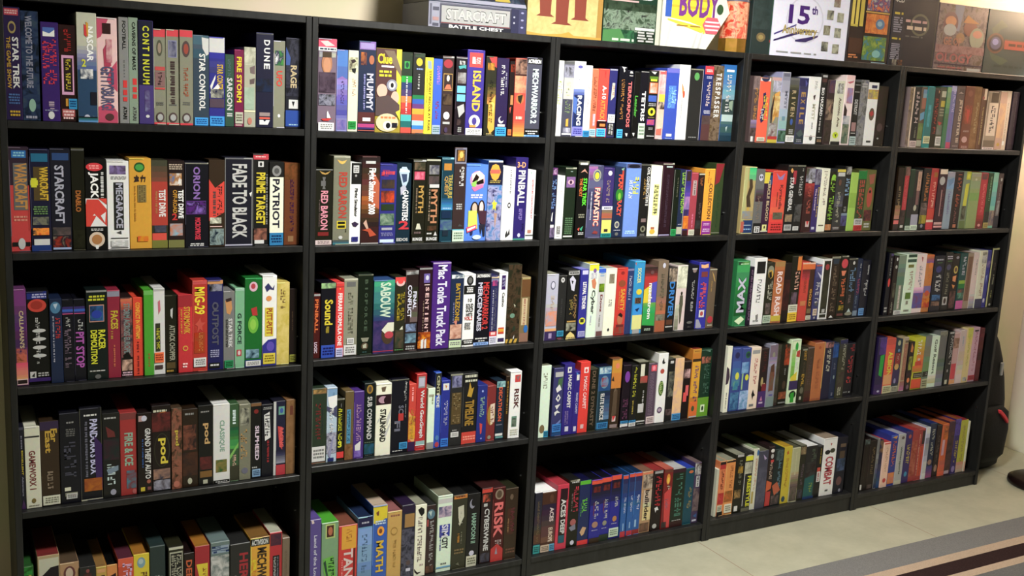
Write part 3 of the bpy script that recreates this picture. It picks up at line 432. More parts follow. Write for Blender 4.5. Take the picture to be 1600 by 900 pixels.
1124.3 1170.1 247 221;R 0 100 0 2 bba;A 20 92 7 18 999 556;A 18 92 20 30 444 655;R 25 95 30 34 ccc;V 38 85 36 77 b86 MYTH;Z 20 34 36 76 987 1;A 15 85 80 86 643 332;X 15 55 88 91 ccc 1;D ccc 65,92 78,87 90,92;H 12 90 94 98 ddd BUNGIE|black box with pale stone lettering and white mountain mark
1174.1 1214.2 253 145;R 0 100 0 2 9cd;R 18 82 7 15 b83;V 58 92 20 48 ba5 TREASURE;V 22 55 22 45 b95 QUEST;F 0 100 48 62 157 49c;X 15 85 59 61 acd 1;R 8 90 63 72 135;A 0 100 74 86 688 458;R 22 70 86 93 234|deep blue-green box with orange square, gold lettering
1214.6 1255.7 283 433;R 2 98 0 17 889;R 12 90 2 15 433;A 25 80 3 14 c94 654;E 38 70 4 11 db6;Y 45 80 20 42 ddd;X 25 75 59 66 bbb 3;D 555 45,84 60,81 90,84;K 0 98 88 100 cdc;R 0 98 87 90 6bc|tallest charcoal box with framed portrait at its top
1256.1 1330.1 233 58d;E 18 88 8 32 c9b;D edc 25,12 60,8 85,14 80,24 30,22;D 211 28,22 45,12 60,16 50,22 80,18 82,24 55,26;D 9c6 25,24 50,20 45,29 28,28;D d7a 25,30 75,26 82,29 40,35;X 20 82 38 44 edf 2;E 25 62 48 68 322;E 32 55 50 64 cba;E 60 92 46 66 322;E 66 85 48 64 dcc;D cd6 15,60 55,60 60,84 15,82;D 534 60,60 100,60 98,82 70,76;D 336 25,82 40,82 38,92 28,92;D 334 68,78 96,78 96,94 88,94 82,82 76,92;D d57 8,82 55,78 55,84 12,89;D fff 12,84 50,80 50,82 14,87;E 38 78 92 98 cde|wide sky blue box with two printed girls
1330.5 1381.1 246 68b;R 0 100 0 30 224;R 0 100 0 2 ccc;E 12 84 6 22 ea3;D ea3 10,14 25,6 48,4 70,6 86,14 70,22 48,25 25,22;R 14 80 11 16 d65;X 10 88 24 28 a95 2;A 0 100 31 100 58b aac 447;Y 35 65 34 45 447;D dd3 45,48 55,52 70,52 60,57 62,63 50,59 38,62 40,56 32,52 42,52;D b98 50,65 72,66 60,85|blue-grey box with orange starburst seal
1381.5 1425.2 227 eee;Z 55 72 4 36 888 1;E 45 72 48 56 444;E 51 66 50 54 eee;D 444 35,93 50,86 55,92 70,84 75,92 40,97|white box with one small black ring
1425.6 1470.2 256 327;H 12 82 5 12 da7 3-D;V 25 82 15 58 ddd PINBALL;Z 40 70 62 76 98c 3;Y 70 85 80 90 224;E 38 62 92 97 cce;F 0 100 97 100 327 5b9|violet box with white slab lettering below orange three-dee
1470.6 1499.2 218 eee;D 5a8 30,2 45,3 40,6;V 55 78 13 70 b45 ADVENTURE CONSTRUCTION KIT;R 25 75 86 91 b87;R 0 100 93 95 777|narrow white box with slim red lettering
@2 3 810.4
789.1 808.9 190 511;R 0 100 0 3 aaa;V 15 70 8 60 d73 PINBALL;V 10 60 75 92 dcd LOGIC|short dark red box with orange lettering
809.3 853.7 221 112;R 0 100 0 7 8a8;A 0 100 0 7 ac9 676;V 25 82 22 56 dc3 Sound;Z 30 62 58 67 a93 1;K 3 98 83 100 25b|black box with chunky yellow lettering and blue foot sticker
854.1 878.6 220 d33;D ea4 40,7 60,7 50,10;R 0 100 4 6 b33;V 25 80 14 85 fee FERRARI FORMULA ONE;K 2 96 88 100 cce;R 2 60 93 97 68b|narrow scarlet box with white capitals
879.0 921.2 230 998;R 0 100 0 2 ccb;R 18 85 4 10 777;Y 32 68 18 72 776;K 25 78 77 85 ddd;K 2 96 86 99 ddd;X 15 85 91 95 444 1|khaki-silver box with faint lettering and two white stickers
921.6 969.2 241 121;R 0 100 0 1.5 887;S 45 65 5 72 565 BIOFORGE;D 998 25,79 80,79 70,84 35,84;E 28 75 85 94 654;D bba 38,88 62,86 64,92 40,92;X 35 65 96 98 466 1|black-green box with widely spaced dim capitals
969.6 1036.0 222 358;F 0 100 0 55 4a8 357;F 0 100 50 100 347 326;V 30 82 3 51 cdc SABOUW;A 0 100 55 100 336 547;E 40 100 60 88 543;D ddc 40,68 70,58 100,58 100,70 60,74;E 55 98 70 80 b45;R 0 100 96.5 97.5 b35|wide teal to navy box with white shark-toothed lettering
1036.4 1070.8 229 332;R 0 100 0 7 d44;E 10 92 3 12 dbb;E 22 80 0 9 d44;Y 55 92 20 58 a92;V 22 48 22 58 a92 RAGE;D ddc 40,72 80,65 90,78 55,80;A 10 90 70 95 343 654;X 5 95 96 98 696 1|dark box with red top and two olive-gold words
1071.2 1113.5 247 322;R 0 100 0 5 999;A 0 100 0 5 bbb 666;F 40 100 20 64 332 766;V 18 50 18 58 dde CONFLICT;V 60 88 26 48 dde FINAL;A 8 92 66 76 9ac 334;A 5 92 78 90 8ab 456;X 10 85 93 99 aaa 2|grey-brown box with white two-line lettering
1113.9 1156.8 254 312;R 0 100 0 2 999;R 35 82 7 18 76a;E 48 74 9 15 ccd;R 40 82 20 21 dcc;S 50 78 22 82 dbb SENTIENT;Z 32 42 40 80 987 1;F 0 100 82 92 843 c83;A 0 100 78 98 d93 a52 322;D ddd 25,88 45,86 45,98 25,98;D ddd 52,88 68,86 68,98 52,98|dark plum box with fiery orange foot and spaced pink capitals
1157.2 1218.0 269 528;R 0 100 0 1.5 bac;V 28 80 3 97 dde Mac Tonka Truck Pack|tallest purple box with long white serif lettering
1218.4 1263.1 229 235;R 5 100 0 5 cdd;A 10 95 0 5 eee 678;V 40 75 12 64 b92 BATTLEZONE;Z 22 34 38 66 88a 1;D c87 30,64 60,62 55,70;A 5 95 68 88 a76 dba;R 0 96 90 100 cdb;X 8 90 92 97 888 2|dark blue box with gold lettering above explosion picture
1263.5 1303.5 228 eee;E 22 82 2 15 333;E 35 70 4 12 777;R 0 100 15 27 222;X 25 80 17 25 eee 3;H 40 75 33 38 444 10;H 22 88 40 46 444 SOLID;H 22 88 46 52 444 GOLD;H 26 84 53 58 444 HITS;H 12 84 58 63 c44 VOL.2;X 15 70 66 76 777 4;R 0 100 90 97 222;X 10 90 91 96 ddd 2|white box with black globe seal and stacked black words
1303.9 1358.0 228 112;R 4 100 0 5 777;H 10 90 1 5 eee ACTIVISION;V 52 92 12 78 c33 MECHWARRIOR 2;V 18 48 12 80 ccd MERCENARIES;X 8 92 89 92 ddd 1;X 30 75 93 95 ddd 1;K 0 100 96 100 9be|black box with paired red and white vertical capitals
1358.4 1385.8 219 336;R 0 100 0 3 dca;R 0 100 4 8 88a;A 15 80 6 14 447 c58;Y 48 78 18 78 778;Z 22 40 20 80 bbc 1;R 0 100 81 88 c33;R 20 80 82 86 ecc;K 0 100 88 100 dde|narrow navy box with red square above white foot
1386.2 1417.1 230 eee;R 28 76 4 24 426;Y 38 70 8 20 bbd;V 40 70 28 48 444 Casino;R 10 80 77 86 c42;R 10 80 79 83 da3;R 10 85 92 97 436|narrow white box with small purple label and orange square
1417.5 1466.4 253 332;A 0 100 0 100 332 543 221;D bba 50,50 65,52 60,55;E 25 62 62 68 798;E 50 70 78 85 343;D ddd 55,94 65,90 62,97;R 0 100 95 100 443;D ca4 0,95 20,95 10,100 0,100;D ca4 35,95 55,95 45,100 25,100;D ca4 70,95 90,95 80,100 60,100|dark olive mottled box with hazard-striped foot
1466.8 1501.3 211 875;R 8 95 0 3 ba7;R 5 100 3 30 753;R 15 75 32 74 cb9;Z 30 60 33 73 a76 1;E 45 90 74 86 27b;R 0 95 86 100 976|narrow tan box with pale label and blue spot
@2 4 491.0
787.6 831.9 230 343;R 5 100 0 7 975;A 10 95 1 6 b96 764;Y 25 60 20 72 833;Z 70 80 28 60 344 1;K 0 95 77 97 ddd;X 8 88 80 94 999 4;R 0 100 98 100 865|dark grey box with dull red lettering and large white label
832.3 863.9 229 bcd;R 8 100 0 12 8ac;E 55 80 6 14 79b;D eee 5,12 100,10 100,28 30,30;D 557 0,24 60,28 100,24 100,40 0,30;Y 30 70 28 60 eee;A 0 100 60 88 445 bbc 336;D 99b 15,90 60,66 75,64 40,95;R 15 75 94 99 237|pale blue-white box with white lettering over aircraft picture
864.3 888.8 192 221;R 0 100 0 2 aa9;Z 50 65 8 14 888 1;Y 22 70 16 74 dd2;H 20 72 69 79 dd2 3;R 5 98 86 96 d33|narrow black box with yellow lettering and red foot square
889.2 916.1 212 764;R 20 68 26 76 59b;Y 30 58 28 73 246;A 0 100 78 100 753 975|narrow brown box with blue name label
916.5 949.0 209 538;Y 28 74 19 74 b9b;D ddd 15,80 75,74 70,90 20,92;A 10 80 88 98 75a 98c|purple box with pale pink script lettering
949.4 985.4 231 122;E 18 75 2 14 a83;E 32 62 4 12 654;V 25 70 18 76 ccc SUB COMMAND;X 5 92 79 81 676 1;A 5 95 82 96 255 368;X 10 80 97 98 777 1|black box with gold disc and condensed white capitals
985.8 1035.6 226 eed;D 765 32,5 65,4 58,11 38,11;R 0 100 15 29 312;E 15 75 17 27 b9a;E 50 88 18 28 312;V 28 68 35 81 333 STALINGRAD;D ccc 70,50 100,35 100,44 75,60;D ccc 60,70 95,55 95,60 65,76;D ccc 5,55 25,45 25,50|white box with dark portrait band and black lettering
1036.0 1093.9 233 112;R 0 100 0 1 776;Y 76 86 3 30 bbb;D bbb 78,5 90,4 82,8;D bbb 70,16 80,16 76,20;Z 80 86 34 52 999 1;V 42 72 35 46 778 SC;V 42 72 46 56 b33 I;V 20 54 56 70 778 FI;K 50 98 86 95 39c;X 8 70 96 98 ccc 1|black box with grey scattered letters and cyan sticker
1094.3 1118.1 215 c43;D da6 0,40 100,55 90,90 0,80;A 0 100 48 82 b85 da4 944;Z 35 65 5 26 fbb 1;Y 40 75 38 82 ca3;R 0 100 86 100 425|narrow red-orange box with gold picture and purple foot
1118.5 1152.3 244 b22;R 15 85 3 18 999;R 22 78 5 16 bbc;V 32 80 21 84 ddd World GeoGraph;R 5 98 88 93 9bb;R 0 98 93 94 eee;X 15 85 95 97 d88 1|red box with silver label and white serif lettering
1156.2 1180.2 197 ded^887;R 10 85 10 14 aa9;Z 50 80 12 26 997 1;R 0 100 89 100 999|narrow pale cream box shorter than its neighbours
1180.6 1202.0 244 25b;R 0 100 0 30 333;V 25 75 4 28 bb9 CENTI;V 25 75 28 46 ddd PEDE;E 25 85 83 90 58b;E 20 90 92 99 b45|narrow blue box with dark top and white capitals
1202.4 1231.9 216 239;R 15 88 4 14 ddd;D c83 40,6 65,8 50,12;Y 35 78 30 71 bbd;K 5 95 87 99 28d|navy-blue box with white square and white handwriting
1232.3 1276.4 234 333;R 0 100 0 2 998;R 12 92 2 19 778;A 16 88 3 18 446 99b;R 14 92 26 70 653;Y 28 82 27 69 875;X 25 65 77 80 999 1;K 14 78 81 88 ddd|charcoal box with silver square and dull gold lettering
1276.8 1328.8 232 222;X 8 95 1 7 ccb 1;X 8 95 8 13 ccb 1;D b93 45,12 60,22 75,20 60,34 30,32 40,22;V 20 80 38 74 a83 TIMELINE;R 0 100 83 100 c43;X 5 95 88 95 e98 2|black box with tall gold capitals and red foot
1329.2 1363.9 189 238;E 40 60 8 12 9ad;Y 28 72 20 56 9ba;D c44 30,66 60,68 55,84 40,86;E 42 62 92 95 88c|short royal blue box with pale script and red squiggle
1364.3 1396.9 184 833;E 10 100 34 72 a83;D dcb 40,34 92,32 92,66 50,72;Y 45 85 38 68 843;E 20 60 90 97 998|short brick red box with gold disc
1397.3 1428.5 196 234;R 0 100 0 10 9cc;A 5 95 1 9 bdd 367;V 25 68 10 68 d63 DECATHLON;R 8 80 73 75 778;R 0 90 89 93 ddd;R 5 95 94 97 7aa|dark blue box with rust orange capitals
1428.9 1444.9 211 321;Z 30 70 8 60 a83 1|thin dark brown box beside the white box with maroon capitals
1445.3 1486.7 224 eee;R 40 92 5 16 c44;D 977 50,8 84,6 70,14;V 38 82 26 56 633 RISK;R 25 72 67 83 798;A 30 68 70 82 333 898;X 15 85 86 96 ccb 3|thick white box with red square and maroon capitals
@2 5 70.6
787.8 823.9 245 659;D dcc 10,0 30,0 40,4 20,5;V 30 66 20 88 ccd Land of the Lounge;D dcc 40,90 70,92 80,99 55,99|lavender box with white script lettering
824.3 877.4 230 8a8^5a3;R 22 80 2 22 bc8;R 30 72 4 20 532;E 38 65 6 18 b75;D 7b5 10,50 70,47 85,66 90,80 40,84 12,68;D 354 12,55 25,52 45,80 40,86;Y 42 76 50 76 253|pale green box with small framed portrait and grass-green lid
877.8 937.4 212 c33^854;R 15 95 1 36 da3;Y 40 70 6 30 b72;V 28 78 36 98 dcc TANK;R 82 90 36 90 622;Z 14 24 52 98 e99 1|red box with orange panel and big white capitals
937.8 985.7 231 7ac^235;R 0 100 0 14 225;X 25 75 6 10 bbc 1;F 0 100 16 100 8ad 79b;Y 30 65 25 80 579|light blue box with navy top band
986.1 1034.0 260 36b^ba9;R 0 100 0 17 dc2;D dc2 0,15 100,15 60,20 0,22;D 853 20,8 40,6 40,12 28,12;X 15 90 18 24 cde 2;E 30 80 26 38 ea3;E 42 66 29 35 853;V 25 78 44 84 db3 MATH;E 15 85 92 100 b55|blue box with yellow top and yellow capitals
1034.4 1082.3 234 ca6^966;X 20 85 4 8 965 1;E 22 72 22 34 a84;E 27 67 24 32 ca6;Y 45 65 40 80 b95|plain tan box with faint round outline
1082.7 1127.9 247 334^324;R 0 100 0 10 324;R 22 96 12 30 a85;A 0 100 32 100 334 667 223;E 40 75 75 82 655;R 40 75 86 90 ccd|dark box with tan square near its top
1128.3 1166.6 241 eed^998;D 222 20,6 50,3 78,6 80,12 55,16 35,12;Y 25 65 17 80 877;D 322 0,88 30,94 70,94 30,97 5,93;X 50 85 82 86 baa 1|white box with black plume emblem and embossed grey capitals
1167.0 1199.9 233 433^333;E 8 92 6 20 689;D bcc 20,9 60,8 50,16;Y 40 80 22 90 bbb;R 5 25 20 30 a55;A 5 90 88 98 754 433|narrow dark box with pale blue globe at top
1205.8 1257.4 259 ded^887;R 0 100 4 10 ccc;A 5 95 14 28 668 cbc;R 15 88 38 54 34a;V 30 76 38 54 dde SIM;V 34 76 55 70 334 CITY;Z 16 30 45 72 66a 1;X 30 70 88 91 666 1;R 0 100 93 95 7ac|white box with blue name panel and skyline picture
1257.8 1309.5 254 443^222;R 5 98 0 5 c83;X 15 90 1 4 743 1;D ccb 35,16 75,14 80,30 50,42 40,30;Y 40 70 16 40 ccb;Z 35 55 52 64 b83 1;Z 60 70 50 66 887 1;X 15 85 72 80 875 2;D 776 30,93 50,91 60,96|grey-brown box with thin orange band at top
1309.9 1355.7 251 222^111;E 15 60 7 20 99a;E 28 70 6 17 222;V 35 72 27 68 9ba HARPOON II;E 25 65 78 85 ccd;K 2 85 85 100 ccb|black box with mint lettering and white foot square
1361.4 1400.6 262 322^422;R 0 100 0 6 c43;A 10 80 8 18 c65 432;R 20 55 20 24 bbb;V 30 78 27 83 ccc CYBERWINE;A 5 95 86 98 556 322|dark box with red-orange cap and white techno lettering
1401.0 1448.1 258 511^422;E 18 86 2 16 987;E 30 72 4 14 654;V 16 88 20 67 d77 RISK;Z 30 85 71 78 baa 3;D b33 0,82 50,76 100,84 100,100 0,100;D 99a 35,90 45,80 55,90|maroon box with large pink capitals and metal disc
1448.5 1496.3 249 432^332;E 35 62 8 16 765;R 20 70 28 65 532;Y 45 78 28 66 734;Z 22 36 42 62 975 1;X 12 90 84 92 754 2|dark brown box with dull red lettering ending the row
@3 1 1465.2
1553.3 1578.1 231 ddd;A 20 90 12 26 eee aca;Y 25 85 26 58 cd8;E 45 80 64 70 caa;A 20 80 62 95 ddd cbb|white box speckled with yellow-green lettering
1578.5 1616.3 221 556;R 0 100 0 18 99a;A 10 90 3 16 444 aab;R 0 100 18 48 bbb;Y 30 70 24 44 cca;Y 25 75 50 68 897;D da4 40,76 65,75 65,86 40,86;A 15 90 88 95 778 ccd;R 5 95 96 98 eee|grey box with helmet picture and gold emblem
1616.7 1658.7 233 eee;E 20 80 3 11 dde;E 28 72 5 9 66a;Y 40 60 16 38 bbc;R 0 100 36 100 459;F 0 100 36 46 89c 459;R 10 100 44 86 236;V 38 78 45 85 eee RACING;D 57b 0,46 40,50 30,70 0,66;K 0 100 87 99 88d;X 20 80 91 95 d5a 1|white over blue box with bold white italic capitals
1659.1 1684.2 222 eee;Y 45 75 27 58 988;K 0 100 91 100 29c;X 0 100 88 89 cc9 1|plain white box with cyan sticker at foot
1684.6 1710.0 214 c75;Y 35 80 12 62 732;D c9a 40,66 85,66 80,84 45,84;Z 50 75 66 82 fee 1;K 0 95 88 99 acd|terracotta box with dark red-brown lettering
1710.4 1749.7 215 d43;Z 50 70 3 12 b33 1;V 38 78 24 44 fee A-10;V 28 74 45 74 e93 ATTACK;R 10 90 75 76 ecc;R 25 85 81 85 c83;R 0 100 76 86 311;R 30 85 80 84 c84;K 0 90 87 99 4be|red box with white and orange lettering, light blue sticker
1750.1 1780.6 217 337;R 0 100 0 2 aab;D ccb 40,20 75,20 75,40 30,46;Y 45 70 23 38 b55;K 5 96 66 78 eee;R 5 96 79 97 333;Z 20 85 80 96 bbb 2;R 0 100 97 99 446|navy box with white slanted label and white square
1787.6 1818.0 227 112;D ccc 20,0 88,1 60,3 72,6 55,8 45,3;Y 35 75 18 74 b84;K 8 85 88 100 4be|black box with rust capitals and light blue sticker
1818.4 1845.6 216 112;D ccc 40,1 70,1 85,4 35,4;R 30 85 7 8 ccc;V 22 75 16 84 d77 TERRORPODS;D ccc 20,93 60,93 50,98 35,97|black box with pink-red spaced capitals
1846.0 1870.9 214 111;V 25 75 36 68 5a4 Leander;D ccc 20,92 60,92 50,97 35,96|black box with slanted grass green script
1871.3 1902.9 216 112;R 0 100 0 1 aaa;V 25 75 29 74 eee TETRIS;K 5 90 77 100 cdc|black box with jagged white capitals and tall pale label
1903.3 1944.4 220 222;D ccc 20,1 80,1 60,5 45,4;R 10 95 8 12 683;R 20 85 12 15 cd3;R 12 95 17 33 d74;A 20 85 18 32 d85 bcc;R 8 90 36 45 46b;X 12 88 47 52 aaa 2;E 12 85 54 66 dd2;E 35 65 57 63 332;X 15 80 67 70 875 1;R 5 85 71 80 639;A 10 80 72 79 639 c66;X 25 70 83 87 999 2;X 8 88 95 97 ddd 1|black box with stacked coloured pictures and yellow disc
1944.8 1972.8 222 dbb;R 0 100 0 6 d66;A 10 100 5 34 dcc d99;R 10 100 34 45 dc4;A 0 100 45 58 cba 433;E 20 70 60 66 c77;A 0 100 56 85 dcb dba;D c76 0,86 80,84 80,94 0,94|narrow pink and cream picture box with yellow patch
1973.2 2025.5 232 35b;R 0 100 0 6 77c;R 22 80 24 56 58d;Y 52 84 30 50 ade;Y 22 50 26 56 7be;R 25 70 92 96 ddd;X 15 75 98 99 cde 1|cobalt blue box with pale blue lettering
2025.9 2070.3 246 eee;D d95 25,24 35,26 50,32 45,42 35,36;E 40 62 34 44 c64;Z 30 45 46 72 bbb 1|plain white box with small orange splash
2070.7 2125.8 236 333;E 30 70 5 16 6a6;R 96 99 0 100 bbc;X 15 78 95 97 999 1;R 0 100 0 1.5 998|charcoal box with pale green ball near its top
2130.3 2168.2 248 237;R 0 100 0 11 d34;X 15 85 4 8 fdd 2;X 20 85 13 17 bbd 2;Y 35 75 21 54 dcc;X 15 90 59 64 ccd 3;R 0 100 67 100 644;A 0 100 66 78 544 655|navy box with red cap and white script, brown foot
2168.6 2214.8 252 654;A 0 100 0 100 543 876 653;S 30 80 9 70 ddd TRESPASSER|mottled brown box with chiselled white stacked capitals
2215.2 2269.7 257 26a;F 0 100 0 45 27b 8ab;R 0 100 45 65 455;R 20 82 6 9 eee;Y 30 66 13 62 ddd;D 9a9 60,48 90,46 90,60 60,56;R 5 98 65 74 bcc;F 0 98 74 100 577 245;D bcc 45,82 60,80 52,88|blue box fading to dark teal foot, white italic lettering
@3 2 1141.1
1554.0 1577.7 226 224;R 5 100 0 10 737;A 10 95 1 9 b9b 425;Y 25 85 16 58 79c;D ddd 40,64 55,62 50,76 30,74;R 10 80 80 84 ddd;A 5 95 84 98 98a 334|dark navy box with ice blue lettering and purple cap
1578.1 1605.6 201 eee;Z 45 65 8 32 aaa 2;R 15 75 80 93 bbb;Z 20 70 80 93 555 4;X 20 72 95 97 aaa 1|plain white box with a barcode at its foot
1606.0 1647.6 228 232;R 0 100 0 2 bba;Z 40 70 5 8 899 1;R 10 92 13 28 869;E 22 80 17 24 cab;E 40 62 18 23 424;X 15 85 70 94 686 8;R 5 90 96 98 ddd|dark green box with mauve eye picture
1652.8 1693.7 249 111;R 0 100 0 4 776;R 15 88 2 5 ccc;D c98 20,15 60,10 90,16 60,13;V 52 88 22 58 6d3 STAR TREK;V 18 46 22 46 c73 THE NEXT;X 20 80 68 74 998 2;D d54 20,88 40,86 35,91;D 4a8 42,88 75,84 60,91;X 25 80 92 96 ccc 2|tall black box with luminous green slanted capitals
1694.1 1753.0 235 557;F 0 60 0 30 a7a 647;F 0 100 20 60 668 335;E 30 84 5 22 aa9;E 38 78 7 20 568;E 42 72 9 19 dc3;V 46 86 30 84 d54 FANTASTIC;V 49 83 31 83 fcb FANTASTIC;Z 22 32 36 76 ccd 1;D 944 45,94 60,90 85,92 80,95|slate blue box with yellow badge and red outlined lettering
1753.4 1795.9 228 437;E 40 78 4 11 ddd;Y 35 65 18 50 a98;R 0 100 55 60 dde;X 20 85 56 59 445 1;F 0 100 60 72 876 b64;R 0 100 72 75 766;R 4 96 75 94 dd7;R 30 66 88 92 433;K 0 100 94 100 299|purple box with white band and pale yellow label
1796.3 1839.3 230 235;D 8a9 55,2 85,0 75,6;R 66 82 4 32 b43;V 35 78 10 70 d53 PLANE CRAZY;E 15 85 30 48 383;E 38 66 36 46 8b4;E 22 68 77 87 bba;E 30 60 79 85 667;X 15 80 89 91 bbc 1;E 30 62 93 98 777|dark blue box with orange-red brush lettering, green swirl
1839.7 1898.9 243 79d;R 0 100 0 6 557;E 10 90 1 6 223;Y 48 88 18 44 dd5;Y 22 45 22 48 eef;X 12 85 91 96 bdf 2|plain periwinkle blue box with small yellow lettering
1899.3 1940.1 242 222;R 0 100 0 1.5 998;V 62 92 4 57 ddd CIVIL CONSTRUCTION II;Y 35 60 20 48 b95;R 30 80 75 80 877;E 28 82 85 94 887;E 42 66 87 92 332;X 25 75 96 99 888 2|black box with white capitals beside gold script
1940.5 1988.0 237 eed;R 35 80 26 70 dd9;Y 40 75 27 69 443;E 20 70 90 97 db4;R 30 62 87 90 b75|white box with dark distressed lettering and gold badge
1988.4 2035.7 247 312;R 0 100 0 2 bba;R 30 85 4 6 bcc;Z 40 62 16 88 545 2;R 0 96 98 100 aac|dark aubergine box with barely visible lettering
2036.1 2062.9 225 121;R 0 8 0 100 888;Z 55 75 12 42 776 1;K 5 90 90 100 2a6|thin black box with green foot sticker
2063.3 2089.0 224 235;R 92 100 0 100 bb9;Y 40 88 4 66 ad3;R 0 90 87 98 bba;X 20 80 82 84 aab 1|thin dark blue box with lime slanted lettering
2089.4 2113.4 223 438;R 10 90 0 16 433;F 0 100 18 40 338 64a;A 0 100 40 60 b8b 87a;E 10 80 60 70 436;A 0 100 70 90 d94 c63;R 0 100 92 100 422|thin purple and orange picture box
2113.8 2143.1 215 a45;R 25 80 12 36 baa;Z 40 70 13 35 766 1;Z 40 65 66 88 d8a 1;K 5 95 91 100 ddc|rose red box with pale label and cream foot
2143.5 2171.1 213 322;R 5 100 0 2 ccb;Y 30 70 6 20 b74;Y 40 70 48 72 877;A 0 90 76 90 444 333|black box with small cream lettering left of the bright yellow one
2171.5 2215.5 229 ea2^222;V 48 84 22 76 643 COLLECTION;Z 30 44 4 22 a62 1;Z 52 64 14 25 a62 1;R 0 96 79 100 939;X 15 80 82 86 dbd 2;X 10 85 90 96 dbd 2|bright yellow box with brown capitals and magenta foot
2215.9 2253.7 248 453;D 923 0,0 100,0 50,26 0,30;Y 40 70 36 90 353;R 0 100 97 98 998|olive green box with red triangle at its top
@3 3 807.5
1561.5 1605.9 219 bbc^998;F 0 100 40 75 bbc b98;E 32 75 10 23 667;E 38 70 11.5 21 ccd;Y 42 72 32 58 cba;A 5 98 56 78 aab d97;R 0 100 82 86 da7;R 0 100 86 100 436;R 35 62 89 97 a9b|silver box with embossed round emblem and purple foot
1606.3 1637.8 214 333^222;E 25 72 3 11 ccc;D 333 38,5 60,6 50,9;Z 40 55 36 64 555 1;K 5 90 86 95 39b;R 15 70 97 99 845|charcoal box with white round emblem and blue square
1638.2 1683.2 229 222^333;R 5 98 0 6 bbb;X 12 92 2 5 444 1;D ccd 15,12 40,7 70,14 60,30 35,28;D 222 30,14 50,15 40,20;Y 60 85 35 70 b96;Y 25 52 42 64 a95;R 10 88 73 75 b95;A 5 90 76 88 222 aa9;D dc8 5,100 15,94 45,89 80,94 92,100;X 8 88 97 99 764 1|black box with white screaming face at top
1688.2 1720.0 230 339^88c;R 20 92 1 7 cce;V 35 80 18 58 eee LETHAL TENDER;E 10 90 70 80 dd3;R 25 70 72 77 443;R 5 92 90 98 bbd;X 10 88 91 97 66a 3|royal blue box with white slanted capitals and yellow oval
1720.4 1758.0 248 ded^cb4;R 0 100 0 9 dd3;E 40 75 6 12 86a;A 15 80 12 20 ddd aab;D c86 25,22 60,19 80,26 70,34 40,32;V 25 75 35 68 555 Cyber;Z 30 50 70 84 bbc 1|white box with bright yellow lid and grey script
1758.4 1787.8 231 ccc^49d;R 0 100 0 6 36c;X 20 80 5 12 8ac 2;A 15 90 22 34 8a3 452;V 30 72 38 64 844 Dogz;Z 35 60 68 85 999 1;R 8 95 92 99 755|pale grey box with blue top and small green picture
1788.2 1831.8 230 eed^bba;A 30 80 8 22 876 998;Z 35 70 46 56 888 2;D 444 38,91 50,88 62,91 50,94|plain cream white box with small grey sketch
1832.2 1874.5 231 c32^833;E 32 68 5 10 922;E 15 85 18 28 953;V 42 84 31 64 da3 SANITY;Z 22 36 34 62 c84 1;E 22 78 67 85 b75;D 322 25,70 50,66 75,70 70,74;R 15 90 84 92 733;A 0 95 88 98 a33 765|red box with gold capitals and bald man's head
1874.9 1902.7 226 347;R 0 100 0 3 88a;Y 35 72 11 48 ccd;Z 50 70 54 80 458 1|slate blue box with white lettering
1903.1 1946.2 250 29c^59c;D b65 0,2 14,0 10,6;V 30 66 9 30 dd9 SOCCER;E 28 84 38 46 dc3;R 20 82 50 58 754;Z 30 75 50 58 332 3;R 5 95 60 74 29d;D 136 25,66 70,64 50,70;R 2 98 74 94 dd9;R 12 80 94 100 aaa|azure box with yellow sun disc and cream lower label
1946.6 2000.3 229 543^755;F 0 100 0 22 433 b33;D b33 0,14 100,14 100,26 0,34;D dc3 0,34 60,26 60,55 0,56;D 55b 60,24 100,22 100,54 60,54;R 0 100 54 94 3a5;F 0 100 54 70 7a5 2a6;D 222 0,88 100,90 100,100 0,100;E 42 70 5 11 755;V 36 66 24 79 eee maelstrom;X 20 70 93 97 bcb 2|rainbow diagonal box with bold white italic lettering
2000.7 2043.7 249 876;F 0 100 40 75 876 b75;E 40 70 3 10 ccd;Y 35 68 18 70 665;A 10 75 76 84 443 998;E 30 70 88 94 854;R 0 100 84 100 a64|grey-brown box fading to rust with faint lettering
2044.1 2083.8 224 222;A 8 98 0 22 ba9 333;V 22 80 22 79 38c DRIVER;R 10 80 82 90 643;R 5 85 92 94 bbb|black box with chrome picture top and electric blue capitals
2084.2 2128.7 230 dcc^998;A 0 100 0 35 eed bba;E 46 66 40 46 332;D 665 40,46 70,46 76,60 70,66 66,86 52,92 46,76 36,64;F 0 40 60 100 ccb 887|pale box with grey standing figure
2129.1 2176.9 228 112^222;E 42 78 4 11 988;R 36 84 4 6 bbb;Y 45 66 23 72 ccc;E 20 75 87 91 777;X 30 60 95 97 666 1|black box with tiny widely spaced white capitals
2177.3 2224.8 238 33a^336;D eb8 15,3 50,4 85,2 90,8 50,9 20,8;R 25 85 14 22 844;Y 25 80 30 70 d55;R 30 80 72 83 ddd;E 40 70 74 81 b55;D aab 5,86 30,86 60,96 60,99 5,99|royal blue box with orange swirl logo, stacked red letters
2225.2 2258.6 213 765;R 0 100 0 1.5 bba;D ca6 30,4 60,10 85,22 70,20;Z 30 45 20 38 b95 1;E 15 90 80 92 b34;X 20 85 94 97 ccb 1|taupe box with red disc near foot ending the row
@3 4 477.7
1559.9 1598.9 246 ded^887;Y 25 65 10 32 998;E 10 62 82 94 875;K 55 100 91 100 39b|cream box with grey lettering and blue corner sticker
